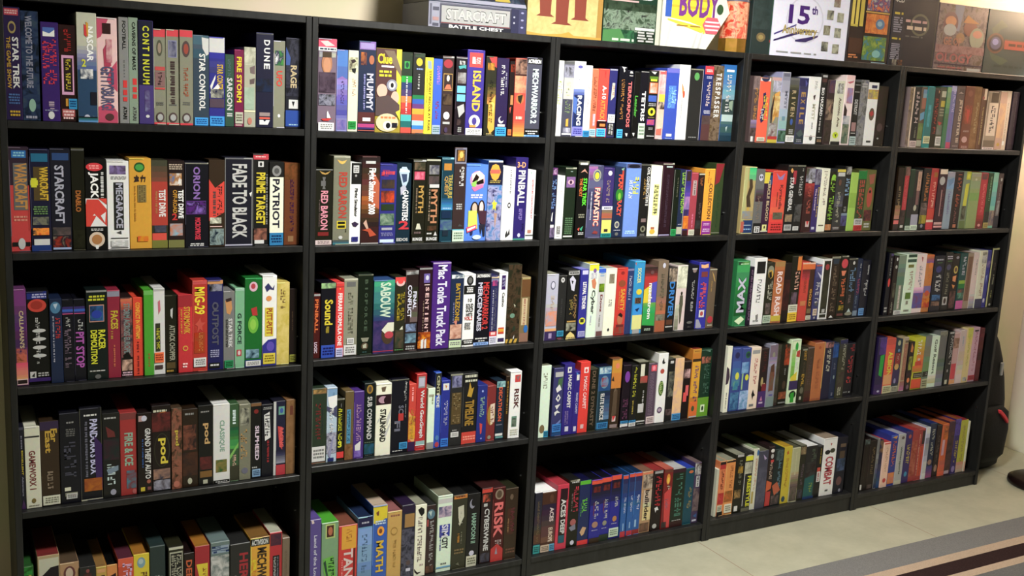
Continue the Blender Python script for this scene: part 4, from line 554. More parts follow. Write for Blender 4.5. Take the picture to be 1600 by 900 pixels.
1608.7 1648.2 235 447^333;R 15 95 6 13 bbb;D 575 50,16 95,14 80,32 40,28;D ddd 25,30 60,24 85,32 60,34 40,36;D ddd 55,38 80,44 55,50 28,45;D 447 55,41 66,44 54,47 42,44;D ddd 25,55 80,53 45,61;D ddd 20,65 50,62 82,66 50,66 30,70;D 78b 10,86 90,76 90,80 10,89;K 5 95 82 94 38c;R 5 100 95 100 258|slate blue box with white geometric symbols
1648.6 1688.7 245 328;R 28 66 4 12 ddd;E 38 56 6 10 328;V 38 74 15 62 ddd MAGIC CARPET;Z 20 60 66 86 87a 2;R 30 66 88 95 ccd|indigo box with white playful capitals, wider of two
1689.1 1711.7 217 328;D 48c 20,0 70,4 40,8;R 35 85 5 14 ddd;V 40 80 34 68 bbd MAGIC CARPET;R 25 75 88 96 ccd|narrow indigo box with white playful capitals
1712.1 1750.5 246 d32;R 35 82 7 15 edd;E 46 70 9 14 d32;V 38 74 20 66 ecc MAGIC CARPET;R 28 62 88 94 dbb|scarlet box with white playful capitals
1750.9 1785.7 219 221^554;V 30 72 3 92 765 DUNE 2 DYNASTY|black box with dull bronze capitals filling the spine
1786.1 1838.2 223 245^113;R 5 100 0 11 9cd;A 10 98 1 10 cdd 47a;R 0 100 11 38 258;E 18 82 14 34 79a;A 25 75 17 31 79b 944;V 25 58 42 84 ddd ELITE FORCE;F 55 100 40 84 235 68a;K 5 95 88 98 38b|dark blue box with ice blue top and white lettering
1838.6 1880.3 247 432^853;R 0 100 0 22 c93;E 35 75 6 14 d86;R 0 100 20 42 c83;D 432 0,30 30,32 20,24;E 28 66 42 60 765;D 654 30,48 70,44 70,80 20,84;R 30 66 82 90 dcc;D c33 30,82 66,82 40,90;R 10 85 94 99 988|brown box with orange-tan top and small red and white square
1886.2 1919.6 222 212;E 25 90 10 28 84a;Y 20 80 55 88 746;R 0 100 94 100 ddd;K 0 100 90 94 39c|black box with purple mask and purple lettering
1920.0 1949.5 219 222;Y 38 80 3 30 cc3;Y 28 72 25 52 cc3;Z 30 60 58 80 a94 1;K 0 100 90 94 39c;K 0 100 94 100 ddd|black box with yellow handwriting
1949.9 1993.2 227 221^998;R 20 60 3 22 ddc;A 20 92 22 33 b55 865;Z 50 70 45 68 bbb 1;R 15 72 66 80 ccc;R 5 92 93 95 ccc;X 10 88 97 99 aaa 1|black box with white tab and red picture
1993.6 2031.6 219 656^665;R 30 92 3 13 d56;E 42 76 4 12 e9a;Z 20 70 16 86 878 3;K 5 98 88 100 dcc|grey-mauve box with pink square at its top
2032.0 2073.4 252 eee^998;D 333 35,12 50,6 60,12 72,13 60,15 40,15;E 22 66 22 29 b54;E 15 70 39 61 573;Y 28 58 41 59 cd9;E 15 70 77 86 657;E 24 60 79 84 bab|tall white box with green oval patch
2073.8 2106.5 229 222^665;R 30 75 3 7 ccc;A 20 100 20 60 333 887;Y 25 75 26 62 666;A 10 90 80 90 433 766|black box with grey mechanical picture
2106.9 2147.0 228 dba^a97;A 0 100 0 88 dba ec9;K 0 98 89 100 49c|plain sand coloured box with blue foot sticker
2147.4 2181.9 216 211;R 0 100 0 2 765;A 10 90 14 30 dbb 422;R 40 80 42 60 d67;D d66 40,42 80,42 60,62;R 15 60 54 70 d55|black box with stacked pinkish-red blocks
2182.3 2220.1 256 c82^832;R 0 100 0 6 c93;X 15 80 2 4 853 1;R 0 100 14 18 432;R 0 100 18 70 da2;Y 35 78 24 76 638;R 0 98 76 97 d72;E 25 62 82 90 564;R 0 96 97 99 bbb|orange and yellow box with purple slanted lettering
2220.5 2272.9 250 243;D 798 20,0 85,0 80,4;A 10 90 10 20 b76 243;Y 40 85 22 66 576;R 0 98 71 100 7a3;R 30 66 82 93 dec;E 38 58 84 91 454|dark green box with lime green foot ending the row
@3 5 68.8
1564.1 1592.6 217 334^eee;F 0 100 30 84 334 643;Y 40 70 14 82 875;K 0 96 86 100 4aa|slim dark blue to brown box with teal foot label, white lid
1593.0 1649.2 214 532^eee;F 0 100 20 84 324 754;E 50 80 4 18 643;V 55 84 26 50 dcc ACES;V 52 82 60 84 dcb EUROPE;K 0 62 88 100 cba;K 64 100 88 100 6ac|brown box with white capitals, white lid and pale foot label
1649.6 1694.7 234 c35^a34;R 25 92 6 24 312;R 22 82 20 90 322;V 35 80 22 50 ddd ACES;V 38 78 54 76 ddd DEEP;R 25 78 78 90 267|crimson-bordered box with black panel and cut-out white capitals
1695.1 1739.7 244 221^222;R 10 95 0 2 ccb;X 20 90 2 5 ccc 1;Y 45 88 10 48 c35;Z 25 40 20 46 877 1;E 25 80 58 68 a66;D 889 15,70 75,66 80,74 40,76;E 35 72 90 97 ccd|black box with raspberry red capitals
1740.1 1785.2 235 236^114;R 0 100 0 6 6b3;Y 30 75 28 50 7c4;Z 15 25 34 56 6a6 1;D ca8 20,80 45,72 80,74 60,84 40,86;R 0 100 93 100 d33|navy box with lime cap and lime lettering
1785.6 1830.1 233 229^112;R 0 100 0 7 d53;F 0 100 7 40 213 226;A 20 85 11 20 322 833;Y 42 76 34 62 ccc;Z 25 40 36 56 845 1;E 22 80 66 76 a87;X 20 80 79 81 aac 1;R 0 100 92 100 432|navy box with orange cap and brown winged crest
1830.5 1871.1 233 229^112;R 0 100 0 7 d53;F 0 100 7 40 213 226;A 20 85 11 20 322 833;Y 42 76 34 66 ccc;Z 25 40 36 56 845 1;E 30 75 68 76 998;X 20 80 79 81 aac 1;R 0 100 90 100 343|navy box with orange cap and pale star crest
1871.5 1913.6 236 229^112;R 0 100 0 7 d53;F 0 100 7 40 213 226;A 20 85 11 20 322 833;Y 48 78 34 50 ccc;E 30 75 64 73 b85;X 20 80 75 77 aac 1;K 0 98 83 97 cdc|navy box with orange cap and pale green foot sticker
1917.8 1940.9 232 26a^135;R 0 100 0 6 d53;F 0 100 6 60 336 26a;Y 48 80 36 62 dde;R 45 65 78 90 9bd;R 0 100 91 100 b34|leftmost of three slim blue boxes with orange caps
1946.4 1970.8 234 26a^135;R 0 100 0 6 d53;F 0 100 6 60 336 26a;Y 48 80 36 62 dde;R 45 65 78 88 9bd;R 0 100 92 100 b34|middle of three slim blue boxes with orange caps
1971.2 2003.1 233 26a^135;R 0 100 0 6 d53;F 0 100 6 60 336 26a;Y 48 80 36 60 dde;R 30 55 76 88 9bd;R 0 100 92 100 933|rightmost of three slim blue boxes with orange caps
2003.5 2049.4 231 b97^865;R 0 100 0 4 d86;A 10 100 5 28 cba 433;F 20 100 30 80 cba dc9;V 35 78 30 80 322 bullrider;A 0 90 84 98 865 654|tan box with large black lower-case lettering and rider picture
2049.8 2093.9 230 211^933;R 10 95 0 5 aaa;Y 30 85 10 60 b23;D ddd 30,62 60,60 75,66 50,66 45,70;E 20 65 88 96 bbb|black box with blood red lettering and white swirl
2097.3 2136.6 230 822^b65;R 0 100 0 6 743;E 25 70 8 26 d93;E 35 60 14 24 ec5;Y 40 75 28 42 ccb;D c44 10,40 90,30 95,98 30,98;Y 30 66 50 68 978;A 0 60 88 98 333 644|red flame-patterned box with yellow flame
2137.0 2196.2 222 232^bbb;R 0 100 0 6 423;Y 30 80 9 46 587;Y 30 80 50 86 587;X 12 85 88 90 bbb 1;R 0 100 90 100 422|dark green box with sea green two-word capitals, white lid
2196.6 2236.5 218 255^24a;R 0 100 0 2 468;R 0 100 0 100 156;E 35 88 4 9 c74;Y 42 85 34 72 a96|teal box with orange oval and gold lettering
2236.9 2266.4 235 546^766;A 0 100 0 20 ccc 655;R 30 85 22 40 ccc;Z 40 75 23 39 555 1;A 0 100 42 80 545 877;D 469 20,88 80,84 80,92;R 10 80 94 97 ccd|narrow grey-mauve picture box at the end of the row
@4 1 1464.2
2347.8 2377.1 228 655;A 0 100 0 20 766 988;Y 35 80 18 68 c94;F 0 100 66 80 98a 767;A 0 100 78 90 433 766;R 20 60 91 99 ddd|mauve box with orange lettering
2377.5 2430.4 224 e64;R 5 98 0 5 ddd;E 15 85 -4 6 446;D 336 38,24 60,22 70,30 62,66 40,70 25,62 45,40;Y 48 86 27 66 dc3;Y 28 54 48 64 ddd;K 12 82 92 98 ddc;R 5 95 98 100 844|wide orange box with purple and yellow tilted logo
2430.8 2476.5 228 998;R 0 100 0 5 caa;A 15 100 5 22 ccd 99a;D da5 30,26 90,20 80,55 40,70;A 20 100 28 60 dc9 b84;D 433 10,50 40,20 30,70 20,80;A 5 80 70 92 755 bbb;R 0 100 90 95 b33;R 0 100 95 100 cb4|multicoloured cartoonish picture box with red and yellow foot
2476.9 2516.0 248 aac^888;F 0 100 0 40 99a bbc;F 0 100 40 80 bbc 9bb;R 15 90 2 6 778;V 48 82 26 52 778 MYST;R 35 75 62 68 79a;R 0 98 82 98 465;A 5 95 83 97 243 798|tall silver box with grey serif capitals and green foot
2516.4 2561.0 231 443^777;F 0 100 0 25 777 443;S 30 72 18 60 ba8 RIVEN;E 35 65 62 72 46a;X 30 75 78 86 bbb 3;K 0 90 88 98 eee;E 40 66 90 96 b55|dark box with spaced gold capitals and white foot label
2561.4 2605.5 233 447;F 0 100 0 30 336 447;D 66a 60,2 90,8 70,14;S 30 78 20 72 b95 EXILE;F 0 100 70 100 446 344;D 566 10,85 60,78 90,86 50,90;X 15 80 93 98 99a 2|blue box with large spaced gold capitals
2605.9 2664.3 239 eee;Z 50 72 6 18 aaa 3;D 544 45,28 65,26 60,34 50,33;V 45 72 40 64 bba MYST;Z 50 65 68 78 888 1;E 42 70 87 95 777;R 0 100 88 89 dcc|broad white box with faint grey lettering
2664.7 2696.1 253 222;R 20 95 2 5 bbb;R 15 90 7 12 644;V 20 65 20 60 eee BIO HAZARD;Z 25 55 62 84 ccc 1;R 10 90 90 91 bbb;X 15 90 93 97 b97 2|black box with bold white vertical capitals
2703.6 2741.1 233 433;A 20 95 0 20 755 546;A 0 100 30 62 433 987;D a87 20,45 70,35 60,50;A 0 100 66 95 332 544|dark brown picture box beside the white-lettered black box
2741.5 2790.0 232 ddc;A 20 85 4 20 ddd 554;V 40 75 26 72 765 Atomic Age;E 15 78 80 90 cd3;D 332 35,82 50,84 62,82 50,89;R 0 100 95 100 333|cream box with brown serif lettering and yellow warning disc
2790.4 2833.9 254 edd;R 0 100 0 6 ecc;D c78 10,10 90,7 80,10 40,12;A 20 90 18 40 99c b88;D 433 0,40 40,50 30,72 0,70;A 0 80 58 70 99a ccc;A 0 80 70 98 465 998|pale pink-white box with dark picture on its left side
2834.3 2868.2 233 222;X 10 90 4 6 aaa 1;X 10 90 15 17 bbb 1;V 25 75 28 52 ccc DETROIT;R 10 80 64 78 a88;X 10 80 80 82 ccc 1;K 0 95 86 100 bcc|black box with white capitals and pink picture
2868.6 2908.5 241 777;A 0 100 0 100 666 999 778;X 10 80 4 12 bbb 2|stone grey textured box
2908.9 2964.0 234 eee;R 30 82 4 9 446;R 0 100 11 26 c95;A 5 95 12 25 dc5 988;E 28 80 40 60 765;D b44 30,48 60,44 74,50 50,54;R 28 72 92 95 555|white box with yellow picture and red and black emblem
2964.4 3017.9 223 332;A 0 100 0 100 332 433;E 20 75 62 76 655;E 30 50 86 89 bbb|dark box in the shade at the end of the row
@4 2 1142.1
2346.5 2401.1 237 ba7;F 40 100 0 20 4c8 7b8;R 0 30 0 80 bb8;D 543 45,18 70,18 80,30 60,44 75,60 40,60 30,45 50,30;E 45 60 60 66 ca4;A 5 95 66 78 89a a97;R 20 100 80 100 247;R 0 28 82 98 b65;R 25 90 87 88 bcd;X 25 90 92 95 9bd 1|green and tan box with soldier figure and blue foot
2401.5 2439.4 229 777;F 0 100 30 50 666 423;E 25 82 7 18 ccd;E 35 50 10 14 445;E 58 72 10 14 445;Y 28 62 42 78 987;R 0 100 84 100 222;R 18 88 89 99 ddd;Z 25 80 90 98 333 2|grey over black box with white skull
2439.8 2479.6 219 424;R 0 100 0 1 987;D dc4 0,0 70,0 60,18 0,18;D 258 70,5 100,5 100,20 60,20;V 48 82 12 80 cb9 CIRCLE BLOOD;R 20 75 86 96 dd9;E 40 58 88 93 422;R 0 90 96 98 ccb|purple box with cream spaced lettering
2480.0 2547.2 224 d43;F 0 100 30 70 d43 d64;D 98b 20,3 50,10 85,3 70,14 40,14;V 50 78 22 62 733 Kyrandia;Z 35 46 34 58 843 1;A 20 90 67 78 554 776;K 0 98 82 100 d33|wide vermilion box with dark red lettering
2547.6 2590.9 246 222;R 0 100 0 2 876;D da6 25,8 40,4 60,8 45,12;R 60 98 8 28 a34;V 30 75 18 68 ddd STAR GENERAL;A 10 90 73 84 766 a97;K 5 88 88 97 bbb|black box with gold star and white vertical capitals
2591.3 2632.2 246 222;R 0 100 0 2 887;Z 60 80 5 9 ddd 1;Y 40 80 16 46 bbb;R 0 100 58 59 777;A 10 90 58 84 222 666;K 5 75 91 97 ddd|black box with white lettering and grey lower picture
2636.2 2682.9 238 422;A 0 100 0 22 554 aab;E 30 70 18 26 ccc;F 0 100 24 55 a33 422;Y 35 72 28 72 b65;R 40 80 83 92 cbb;D c33 45,83 75,83 60,90;R 0 100 0 1 998|box with grey stone top over dark red and pink lettering
2683.3 2714.1 231 437;A 0 100 0 24 545 99a;V 60 90 28 76 cb4 Dragon Lore;V 15 45 30 65 dcd The Legend;R 10 60 92 96 ccd|purple box with yellow lettering below a stone picture
2714.5 2755.4 235 eed;Y 35 70 8 58 877;R 15 80 89 91 665;R 25 70 4 5 777|tall white box with dark script lettering
2755.8 2792.3 223 221;E 35 95 4 14 9c4;Y 30 92 10 82 9c4;A 5 90 88 98 b74 ca8|black box with lime green lettering shaped like a strip
2792.7 2835.7 233 444;R 0 100 0 4 dc5;R 10 95 5 11 ccc;F 0 100 30 60 444 667;E 25 60 16 26 754;Y 25 62 34 86 bba;R 0 90 92 98 544;X 5 80 93 97 bbb 2|steel grey box with yellow cap and silver lettering
2836.1 2869.1 244 222;A 20 100 0 12 433 aaa;Y 25 85 18 50 9bd;Z 30 70 62 70 aaa 3;R 0 98 72 76 89a;A 0 98 76 92 435 669|black box with pale blue lettering and mauve picture
2869.5 2906.5 221 ac6;F 0 100 0 60 ac6 9b5|plain lime green box with no lettering
2906.9 2952.7 230 553;R 0 100 0 14 284;R 0 100 14 82 453;Y 25 82 16 80 b54;K 0 98 80 91 ccc;K 0 98 91 100 c33|green-brown box with rust lettering, white and red foot stickers
2953.1 3002.3 232 774;D a65 20,8 90,6 80,22 40,24;E 20 80 28 62 b54;E 38 62 33 38 332;A 5 90 66 84 844 433;X 15 80 87 96 ccc 2|olive box with red rounded shapes
@4 3 805.1
2349.4 2409.3 239 385;A 10 90 0 10 243 7a6;X 20 90 3 6 bdb 1;F 0 100 6 84 4a6 163;U 20 82 24 78 345 MAX;U 18 78 25 79 ccd MAX;D dec 10,92 60,85 90,90 50,98|green box with huge silver capitals reading upward
2409.7 2432.0 216 213;Y 40 75 5 92 a8a|narrow aubergine box with pink spaced lettering
2432.4 2490.4 247 eee^bbb;R 18 88 5 23 222;Y 35 66 32 72 555;D 888 40,86 60,84 62,92 45,94;X 20 70 92 97 999 1|white box with black square near its top
2490.8 2531.0 229 332;E 15 90 5 22 998;E 25 85 12 26 ca4;D 222 30,16 60,14 70,24 40,26;Y 55 88 30 62 bba;Z 30 50 36 60 ccb 1;A 20 80 66 84 877 332;K 0 96 86 99 bcb|dark box with gold figure emblem and pale foot label
2531.4 2580.0 231 b74;R 0 100 0 8 a85;F 0 100 14 86 a63 c86;V 25 80 16 88 edd ROAD RASH;R 0 98 88 97 cb4;X 10 85 98 99 977 1|orange-brown box with ribbed white capitals
2580.4 2613.6 224 211;R 0 90 28 80 522;A 0 100 28 80 522 311|black box with dim maroon middle
2614.0 2662.6 249 221;R 60 100 0 22 d83;Y 45 85 24 52 eba;A 20 80 55 75 433 767;K 0 95 74 86 ddc;Z 30 78 76 85 444 3;K 0 95 86 100 ec2|black box with barcode label and yellow foot sticker
2667.4 2706.9 224 c43;R 0 100 0 3 ecb;R 0 100 3 12 d73;F 0 100 12 30 733 c34;Z 35 70 20 52 943 2;R 10 80 66 74 c85;R 0 95 94 100 c43|red box with orange top and dim vertical lettering
2707.3 2735.4 223 532;R 0 100 0 3 ecb;R 0 100 3 12 d73;V 35 75 46 76 da4 GOLD;R 10 90 80 88 875;K 0 96 92 99 ddc|brown box with orange top and gold capitals
2735.8 2768.4 213 447;R 0 100 0 3 b66;F 0 100 4 30 669 447;D ccd 20,12 95,20 90,26;Y 25 80 32 70 ddd;D 666 20,72 80,66 70,76;K 10 75 80 92 dcb;E 30 55 94 98 bbb|slate blue box with white lettering and contrail
2768.8 2815.1 233 eee^887;R 14 88 3 98 332;E 30 75 8 18 a44;A 14 88 28 80 332 443;R 35 70 83 89 bbb;R 14 88 90 92 ccc;R 14 88 97 98 ccc|white-framed black box with small red dot
2815.5 2862.4 241 321;R 0 100 0 3 998;D 345 15,4 85,4 80,12 20,12;Y 32 75 16 90 876;D eee 25,99 50,95 75,99|dark brown box with dull gold lettering and white triangle
2862.8 2904.8 243 221;R 10 95 0 2 bba;E 10 92 5 20 c45;D d86 15,24 80,24 60,32 30,32;Y 30 80 36 78 d74;A 20 90 80 88 a93 221;R 10 90 93 97 744|black box with red disc and flame orange lettering
2905.2 2952.6 232 222;R 0 100 0 2 998;E 45 70 5 11 ccc;Y 25 85 16 58 79b;Z 30 60 62 76 877 2;D bcc 25,92 50,85 75,92;E 5 92 91 97 998|dark box with steel blue lettering and white peak
2953.0 2983.5 227 235;Z 60 85 8 16 bbb 1;Z 60 85 22 32 99a 1;Y 40 80 34 62 b57;Y 30 60 64 86 89a;R 0 85 90 99 89a|narrow dark blue box with pink lettering
2983.9 3028.9 220 223;Z 60 85 8 26 bbb 1;Y 38 80 35 64 ccc;K 2 66 86 99 7ad|dark navy box with white lettering and light blue sticker
@4 4 481.8
2343.1 2363.8 250 eed^998;D 545 0,30 60,34 90,46 60,56 0,58;Z 30 60 70 94 555 1|narrow white box with dark half-disc on its side
2373.2 2414.1 239 459;E 20 75 6 16 336;F 0 100 20 60 46a 58a;E 40 85 38 50 dd5;A 20 80 52 66 7a9 48a;A 0 100 70 98 358 69b|blue box with one yellow lantern, left of a matching pair
2414.5 2457.3 237 459;E 35 90 5 16 374;E 45 85 7 14 245;A 0 80 22 40 58b 9bd;E 48 88 42 52 dd3;R 10 25 40 66 ac9;A 0 100 68 98 69b bce|blue box with green ring and one yellow disc
2457.7 2504.8 236 edc;R 10 90 4 10 aaa;Y 40 70 18 60 b45;D 222 35,76 50,68 60,74 75,78 55,80 50,86;R 18 65 92 96 888|cream box with red lettering and small black figure
2505.2 2545.1 229 322;Y 35 75 5 40 622;E 25 55 48 64 ba7;E 55 85 58 68 ca8;R 40 100 60 72 823;R 0 100 72 100 537;D c8a 30,88 48,80 62,88;R 20 70 90 93 cbc|dark brown box with portraits and purple foot
2545.5 2584.7 242 99a;R 0 100 0 25 878;E 35 70 12 22 998;F 0 100 20 35 98a aab;D 643 30,34 70,30 85,50 70,70 25,76 20,55;A 20 80 44 74 854 765;R 30 80 80 82 66a;R 0 100 84 100 899|lavender-grey box with brown bird-like picture
2585.1 2604.7 238 433;R 0 18 0 100 776;A 20 100 0 95 433 554|thin dark grey box
2605.1 2650.0 237 221;D c63 40,5 95,0 95,28 50,35 70,20;A 40 100 0 34 b53 332;Z 50 70 40 50 aaa 1;E 40 80 60 74 543;A 5 95 78 90 a64 643;X 10 90 94 98 999 1|black box with orange flame burst at top
2656.8 2704.7 251 dec;R 0 10 0 100 cdb;E 38 70 4 18 2a4;F 10 50 15 60 ac8 7b4;D b43 60,18 95,16 95,28 55,26;Y 52 85 28 60 eee;D dc3 15,58 80,50 80,64 15,64;R 5 98 64 78 436;E 15 90 80 92 232;D 3a3 30,84 70,82 70,98 30,98|bright white and green box with red and white lettering
2708.8 2740.8 217 332;R 20 95 2 5 998;V 45 88 5 24 a83 GET;Z 45 75 26 48 654 2;V 35 78 48 70 b93 EVIL;E 25 85 72 84 776;R 25 60 89 95 bba|dark olive box with gold capitals and grey disc
2741.2 2775.1 217 543;R 0 100 0 2 877;Y 30 75 18 70 655;F 0 100 72 100 543 522|grey-brown box with faint lettering and red-brown foot
2775.5 2829.7 232 b74^843;R 0 100 0 1 c98;R 92 100 0 80 ca6;Y 35 65 28 80 a64;E 35 60 6 11 a53;R 0 95 96 98 a64|plain salmon-brown box
2830.1 2874.4 231 224;R 10 90 0 9 a87;Y 30 72 12 52 ccb;A 0 100 0 10 b88 433|navy box with pinkish top and cream lettering
2874.8 2905.5 223 235;R 0 100 2 26 369;A 0 100 2 26 36a 247;Y 40 70 36 50 889;E 45 70 58 65 9aa;Z 30 70 90 95 99a 1|narrow dark box with blue top
2905.9 2946.6 236 443;F 0 100 0 18 336 443;Y 48 82 8 52 bba;A 10 90 56 84 554 433;Z 20 70 82 96 bba 2|grey-brown box with tall silver lettering
2947.0 2996.9 217 112;Y 45 90 3 16 a23;Y 35 80 24 76 b23;X 10 60 90 94 888 1;E 70 85 91 94 bbb|black box with blood red block lettering ending the row
@4 5 76.3
2345.7 2355.5 187 ddc;R 0 100 0 100 ccb|slim white sliver of a box against the left side panel
2355.9 2385.0 216 d85^998;R 0 100 0 8 322;R 0 100 6 14 b33;Y 30 75 16 52 843;A 0 100 58 78 c55 a33;K 0 80 80 92 ccb;R 0 100 92 100 222|orange and red box with dark lettering
2385.4 2430.3 216 d95^998;R 0 100 0 4 322;Y 48 78 10 52 a63;A 0 90 56 76 c74 863;K 10 90 80 96 ddc|tan-orange box with brown lettering
2430.7 2472.7 232 221^998;R 15 90 0 4 bbb;Y 45 78 10 52 998;A 30 90 20 32 b94 332;A 10 85 60 75 b96 332;R 20 62 88 97 ddd|black box with pale lettering and gold ornament
2473.1 2516.7 236 333;E 10 95 4 12 ccc;R 10 95 6 14 dd3;A 5 90 16 36 998 ccb;R 8 14 36 90 ddd;V 48 92 40 92 dd2 FREESTYLE;R 0 90 94 100 776|dark box with bold yellow capitals beside a white edge
2517.1 2545.2 244 ddc^9a8;E 60 100 2 12 47a;Y 48 82 16 68 c86;R 20 60 70 90 ba6|white box with orange lettering and blue oval
2545.6 2590.0 233 556^776;D bac 40,6 85,14 60,16;A 0 100 28 90 556 667|grey-mauve box with slight silver streaks
2590.4 2622.4 245 322;E 30 90 4 10 ddd;E 38 82 12 20 bbb;R 40 90 22 26 c44;Y 35 78 26 54 cba;D c63 0,55 90,60 80,70 0,74;R 0 80 74 98 b33|black box with white rings and red-orange foot
2622.8 2672.8 230 233;A 20 90 2 20 344 677;Y 50 80 20 80 79a;D b64 0,64 50,58 90,74 30,82;A 0 80 82 98 333 766|dark box with ice blue lettering
2673.2 2715.7 232 cb3^b92;D b62 30,10 50,6 60,12 40,14;Y 35 66 20 72 b83;E 15 60 87 97 356|yellow box with orange lettering
2716.1 2757.6 224 bb9^665;F 0 100 45 75 ba8 655;Z 40 60 8 50 cca 1;A 0 95 72 98 554 766|cream-grey box with dark picture at foot
2758.0 2790.2 227 332^887;A 10 95 2 16 a97 654;Y 40 80 34 72 767;A 10 90 80 96 322 556|dark box with small beige face picture at top
2790.6 2851.3 220 333^eee;Y 50 88 6 48 676;A 10 90 30 60 322 444;D 266 5,60 90,55 85,98 0,98;Y 45 75 70 88 9a4;R 0 96 95 100 247|dark box with teal foot and white lid
2851.7 2882.1 214 222;Z 50 75 5 35 a93 1;R 20 80 42 50 c54;R 20 85 50 70 ddd;Z 30 70 52 68 a66 1|dark box with white and red patch
2882.5 2955.8 240 eee^a98;D b55 48,8 62,10 54,14;E 12 52 20 28 333;E 50 88 18 26 554;V 22 82 32 82 b45 COMBAT;R 40 62 90 93 666|thick white box with large red serif capitals
2956.2 3011.6 238 223;R 30 85 12 18 765;R 30 80 25 38 654;A 10 90 38 60 345 568;E 20 75 70 86 755;E 50 75 92 98 99a|dark navy picture box at the end of the row
@5 1 1463.0
~3134.3 3150.8 229 988;A 0 100 0 40 a97 655;A 0 100 40 96 987 766|
~3151.2 3198.6 231 333;R 0 18 0 100 dcb;Y 45 85 8 60 dcc;Z 60 85 66 84 887 1;K 18 98 89 100 dcc|
~3199.0 3230.2 233 765;F 30 100 4 20 79b 8ab;R 20 100 18 36 a76;D 7ac 10,44 90,40 90,52 20,56;A 0 90 60 86 785 896;R 0 90 88 98 bba|
~3230.6 3270.4 236 499;R 0 100 0 100 488;A 30 70 30 66 499 6ab;K 0 96 81 93 ddb;R 0 96 94 100 299|
~3270.8 3301.4 229 433;D ca8 60,2 90,4 70,8;Y 30 82 16 76 b54;R 0 100 78 98 332|
~3301.8 3340.2 236 665;R 30 98 6 16 ccb;R 30 92 22 32 cb5;X 20 90 34 48 aa9 3;D b44 10,56 80,58 40,64;A 5 85 62 78 686 888;K 4 90 81 96 ddd;E 30 65 84 94 655|
~3340.6 3364.0 239 586;F 0 100 0 60 9b8 586|
~3364.4 3394.6 244 88b;R 0 100 0 8 bbd;Y 45 85 5 42 dce;Y 30 66 45 88 97b;R 0 92 90 100 c57|
~3398.4 3446.4 246 766;R 30 90 4 14 655;D baa 20,12 50,9 85,12;V 40 84 21 90 dcb JETFIGHTER III;X 15 85 95 97 baa 1|
~3446.8 3503.4 247 854;E 30 80 6 16 965;A 15 90 30 60 b65 854;D c54 30,36 70,38 60,60;X 20 85 70 73 baa 2;E 15 75 80 90 caa;X 15 85 95 99 caa 2|
~3503.8 3547.4 248 864;A 0 100 0 100 864 975;Y 40 72 25 75 ba8|
~3550.8 3586.2 242 754;R 45 90 0 18 edc;E 20 55 12 18 a66;Z 40 65 30 92 ba7 1|
~3586.6 3662.5 232 a98;R 30 90 0 18 654;R 18 92 19 76 dcb;Y 40 75 24 72 655;R 0 95 84 96 876;K 0 95 96 100 edd|
~3662.9 3707.0 237 ca9;A 0 100 20 80 ca9 db9;E 25 70 88 94 ca5|
~3707.4 3738.9 240 dcb;Z 40 60 20 90 a98 1;R 20 60 85 92 eee|
~3746.1 3787.8 238 434;A 0 100 0 90 434 545;Z 50 70 10 60 767 1|
@5 2 1139.4
~3123.8 3154.5 246 321;Y 35 75 30 70 a97;F 0 100 60 82 975 b87;R 0 96 84 90 d77;R 0 96 90 100 433|
~3154.9 3188.4 250 332;A 20 100 0 14 a77 554;R 15 90 14 68 b34;Y 35 70 18 64 c66;A 0 80 68 90 322 544;R 20 70 92 96 ccc|
~3188.8 3217.6 240 243;F 0 100 0 80 243 333;K 0 100 93 100 cdc|
~3218.0 3259.8 237 333;R 40 90 2 34 ca9;Z 50 80 4 33 a87 1;R 40 80 34 58 866;E 20 62 58 68 bba;R 0 100 74 92 aab;K 0 100 92 100 ded|
~3265.8 3310.5 244 222;Y 40 82 8 54 c84;A 10 90 56 80 332 877;A 5 95 76 90 ba4 563;E 30 62 91 97 99a|
~3310.9 3353.2 244 b33^a44;R 40 90 6 14 a73;Y 40 75 22 66 ecb;R 0 100 66 84 c43;R 0 100 84 88 dcb;R 0 100 88 100 c34|
~3353.6 3405.5 242 423;R 10 95 0 8 edc;E 12 75 12 26 bbb;R 45 55 34 78 b99;Y 55 80 30 80 734;R 0 92 88 92 caa;R 0 98 94 97 daa|
~3405.9 3451.7 232 9ab;F 0 100 0 30 aab 8ac;D 79b 10,14 90,10 90,18 30,26;Y 40 70 34 74 87a|
~3452.1 3505.7 232 322;Y 40 80 4 62 b64;Y 40 65 64 90 966;R 40 75 92 98 c86|
~3506.1 3549.8 234 898;R 40 100 0 14 cc3;E 50 90 4 12 dd5;D cc4 40,22 90,20 80,60 30,62;A 20 80 60 84 443 776;R 10 90 86 100 785|
~3550.2 3612.5 230 9a7;F 0 100 0 50 aa9 8a6;E 40 62 10 14 ccb|
~3612.9 3656.7 230 b34;A 10 90 0 12 a44 755;Y 40 70 20 72 d88;F 0 100 76 100 a33 733;E 25 65 92 97 daa|
~3657.1 3689.2 229 353;R 0 100 70 100 333;Z 40 75 6 50 8a8 1;K 0 96 90 100 cb7|
~3689.6 3722.0 231 8cb;F 0 100 0 60 9cb 7bb;A 0 100 68 96 557 a98|
~3722.4 3752.9 228 655;E 40 80 8 14 bbb;Z 40 70 20 50 988 1;A 20 80 50 78 766 aaa;R 0 100 78 100 334|
@5 3 799.2
~3127.1 3153.3 250 112;R 40 90 0 4 548;E 30 80 40 54 d44;Z 40 70 8 36 999 1;X 10 70 86 96 bbb 2|
~3153.7 3180.8 238 211;E 45 80 2 8 ddd;E 35 80 15 21 bbb;A 30 80 45 70 322 665;Y 30 60 78 96 bba|
~3181.2 3224.4 241 787^9a8;R 35 70 50 92 aa9;Z 40 65 52 90 dcc 1;F 0 100 0 50 898 687;K 0 98 93 100 ddd|
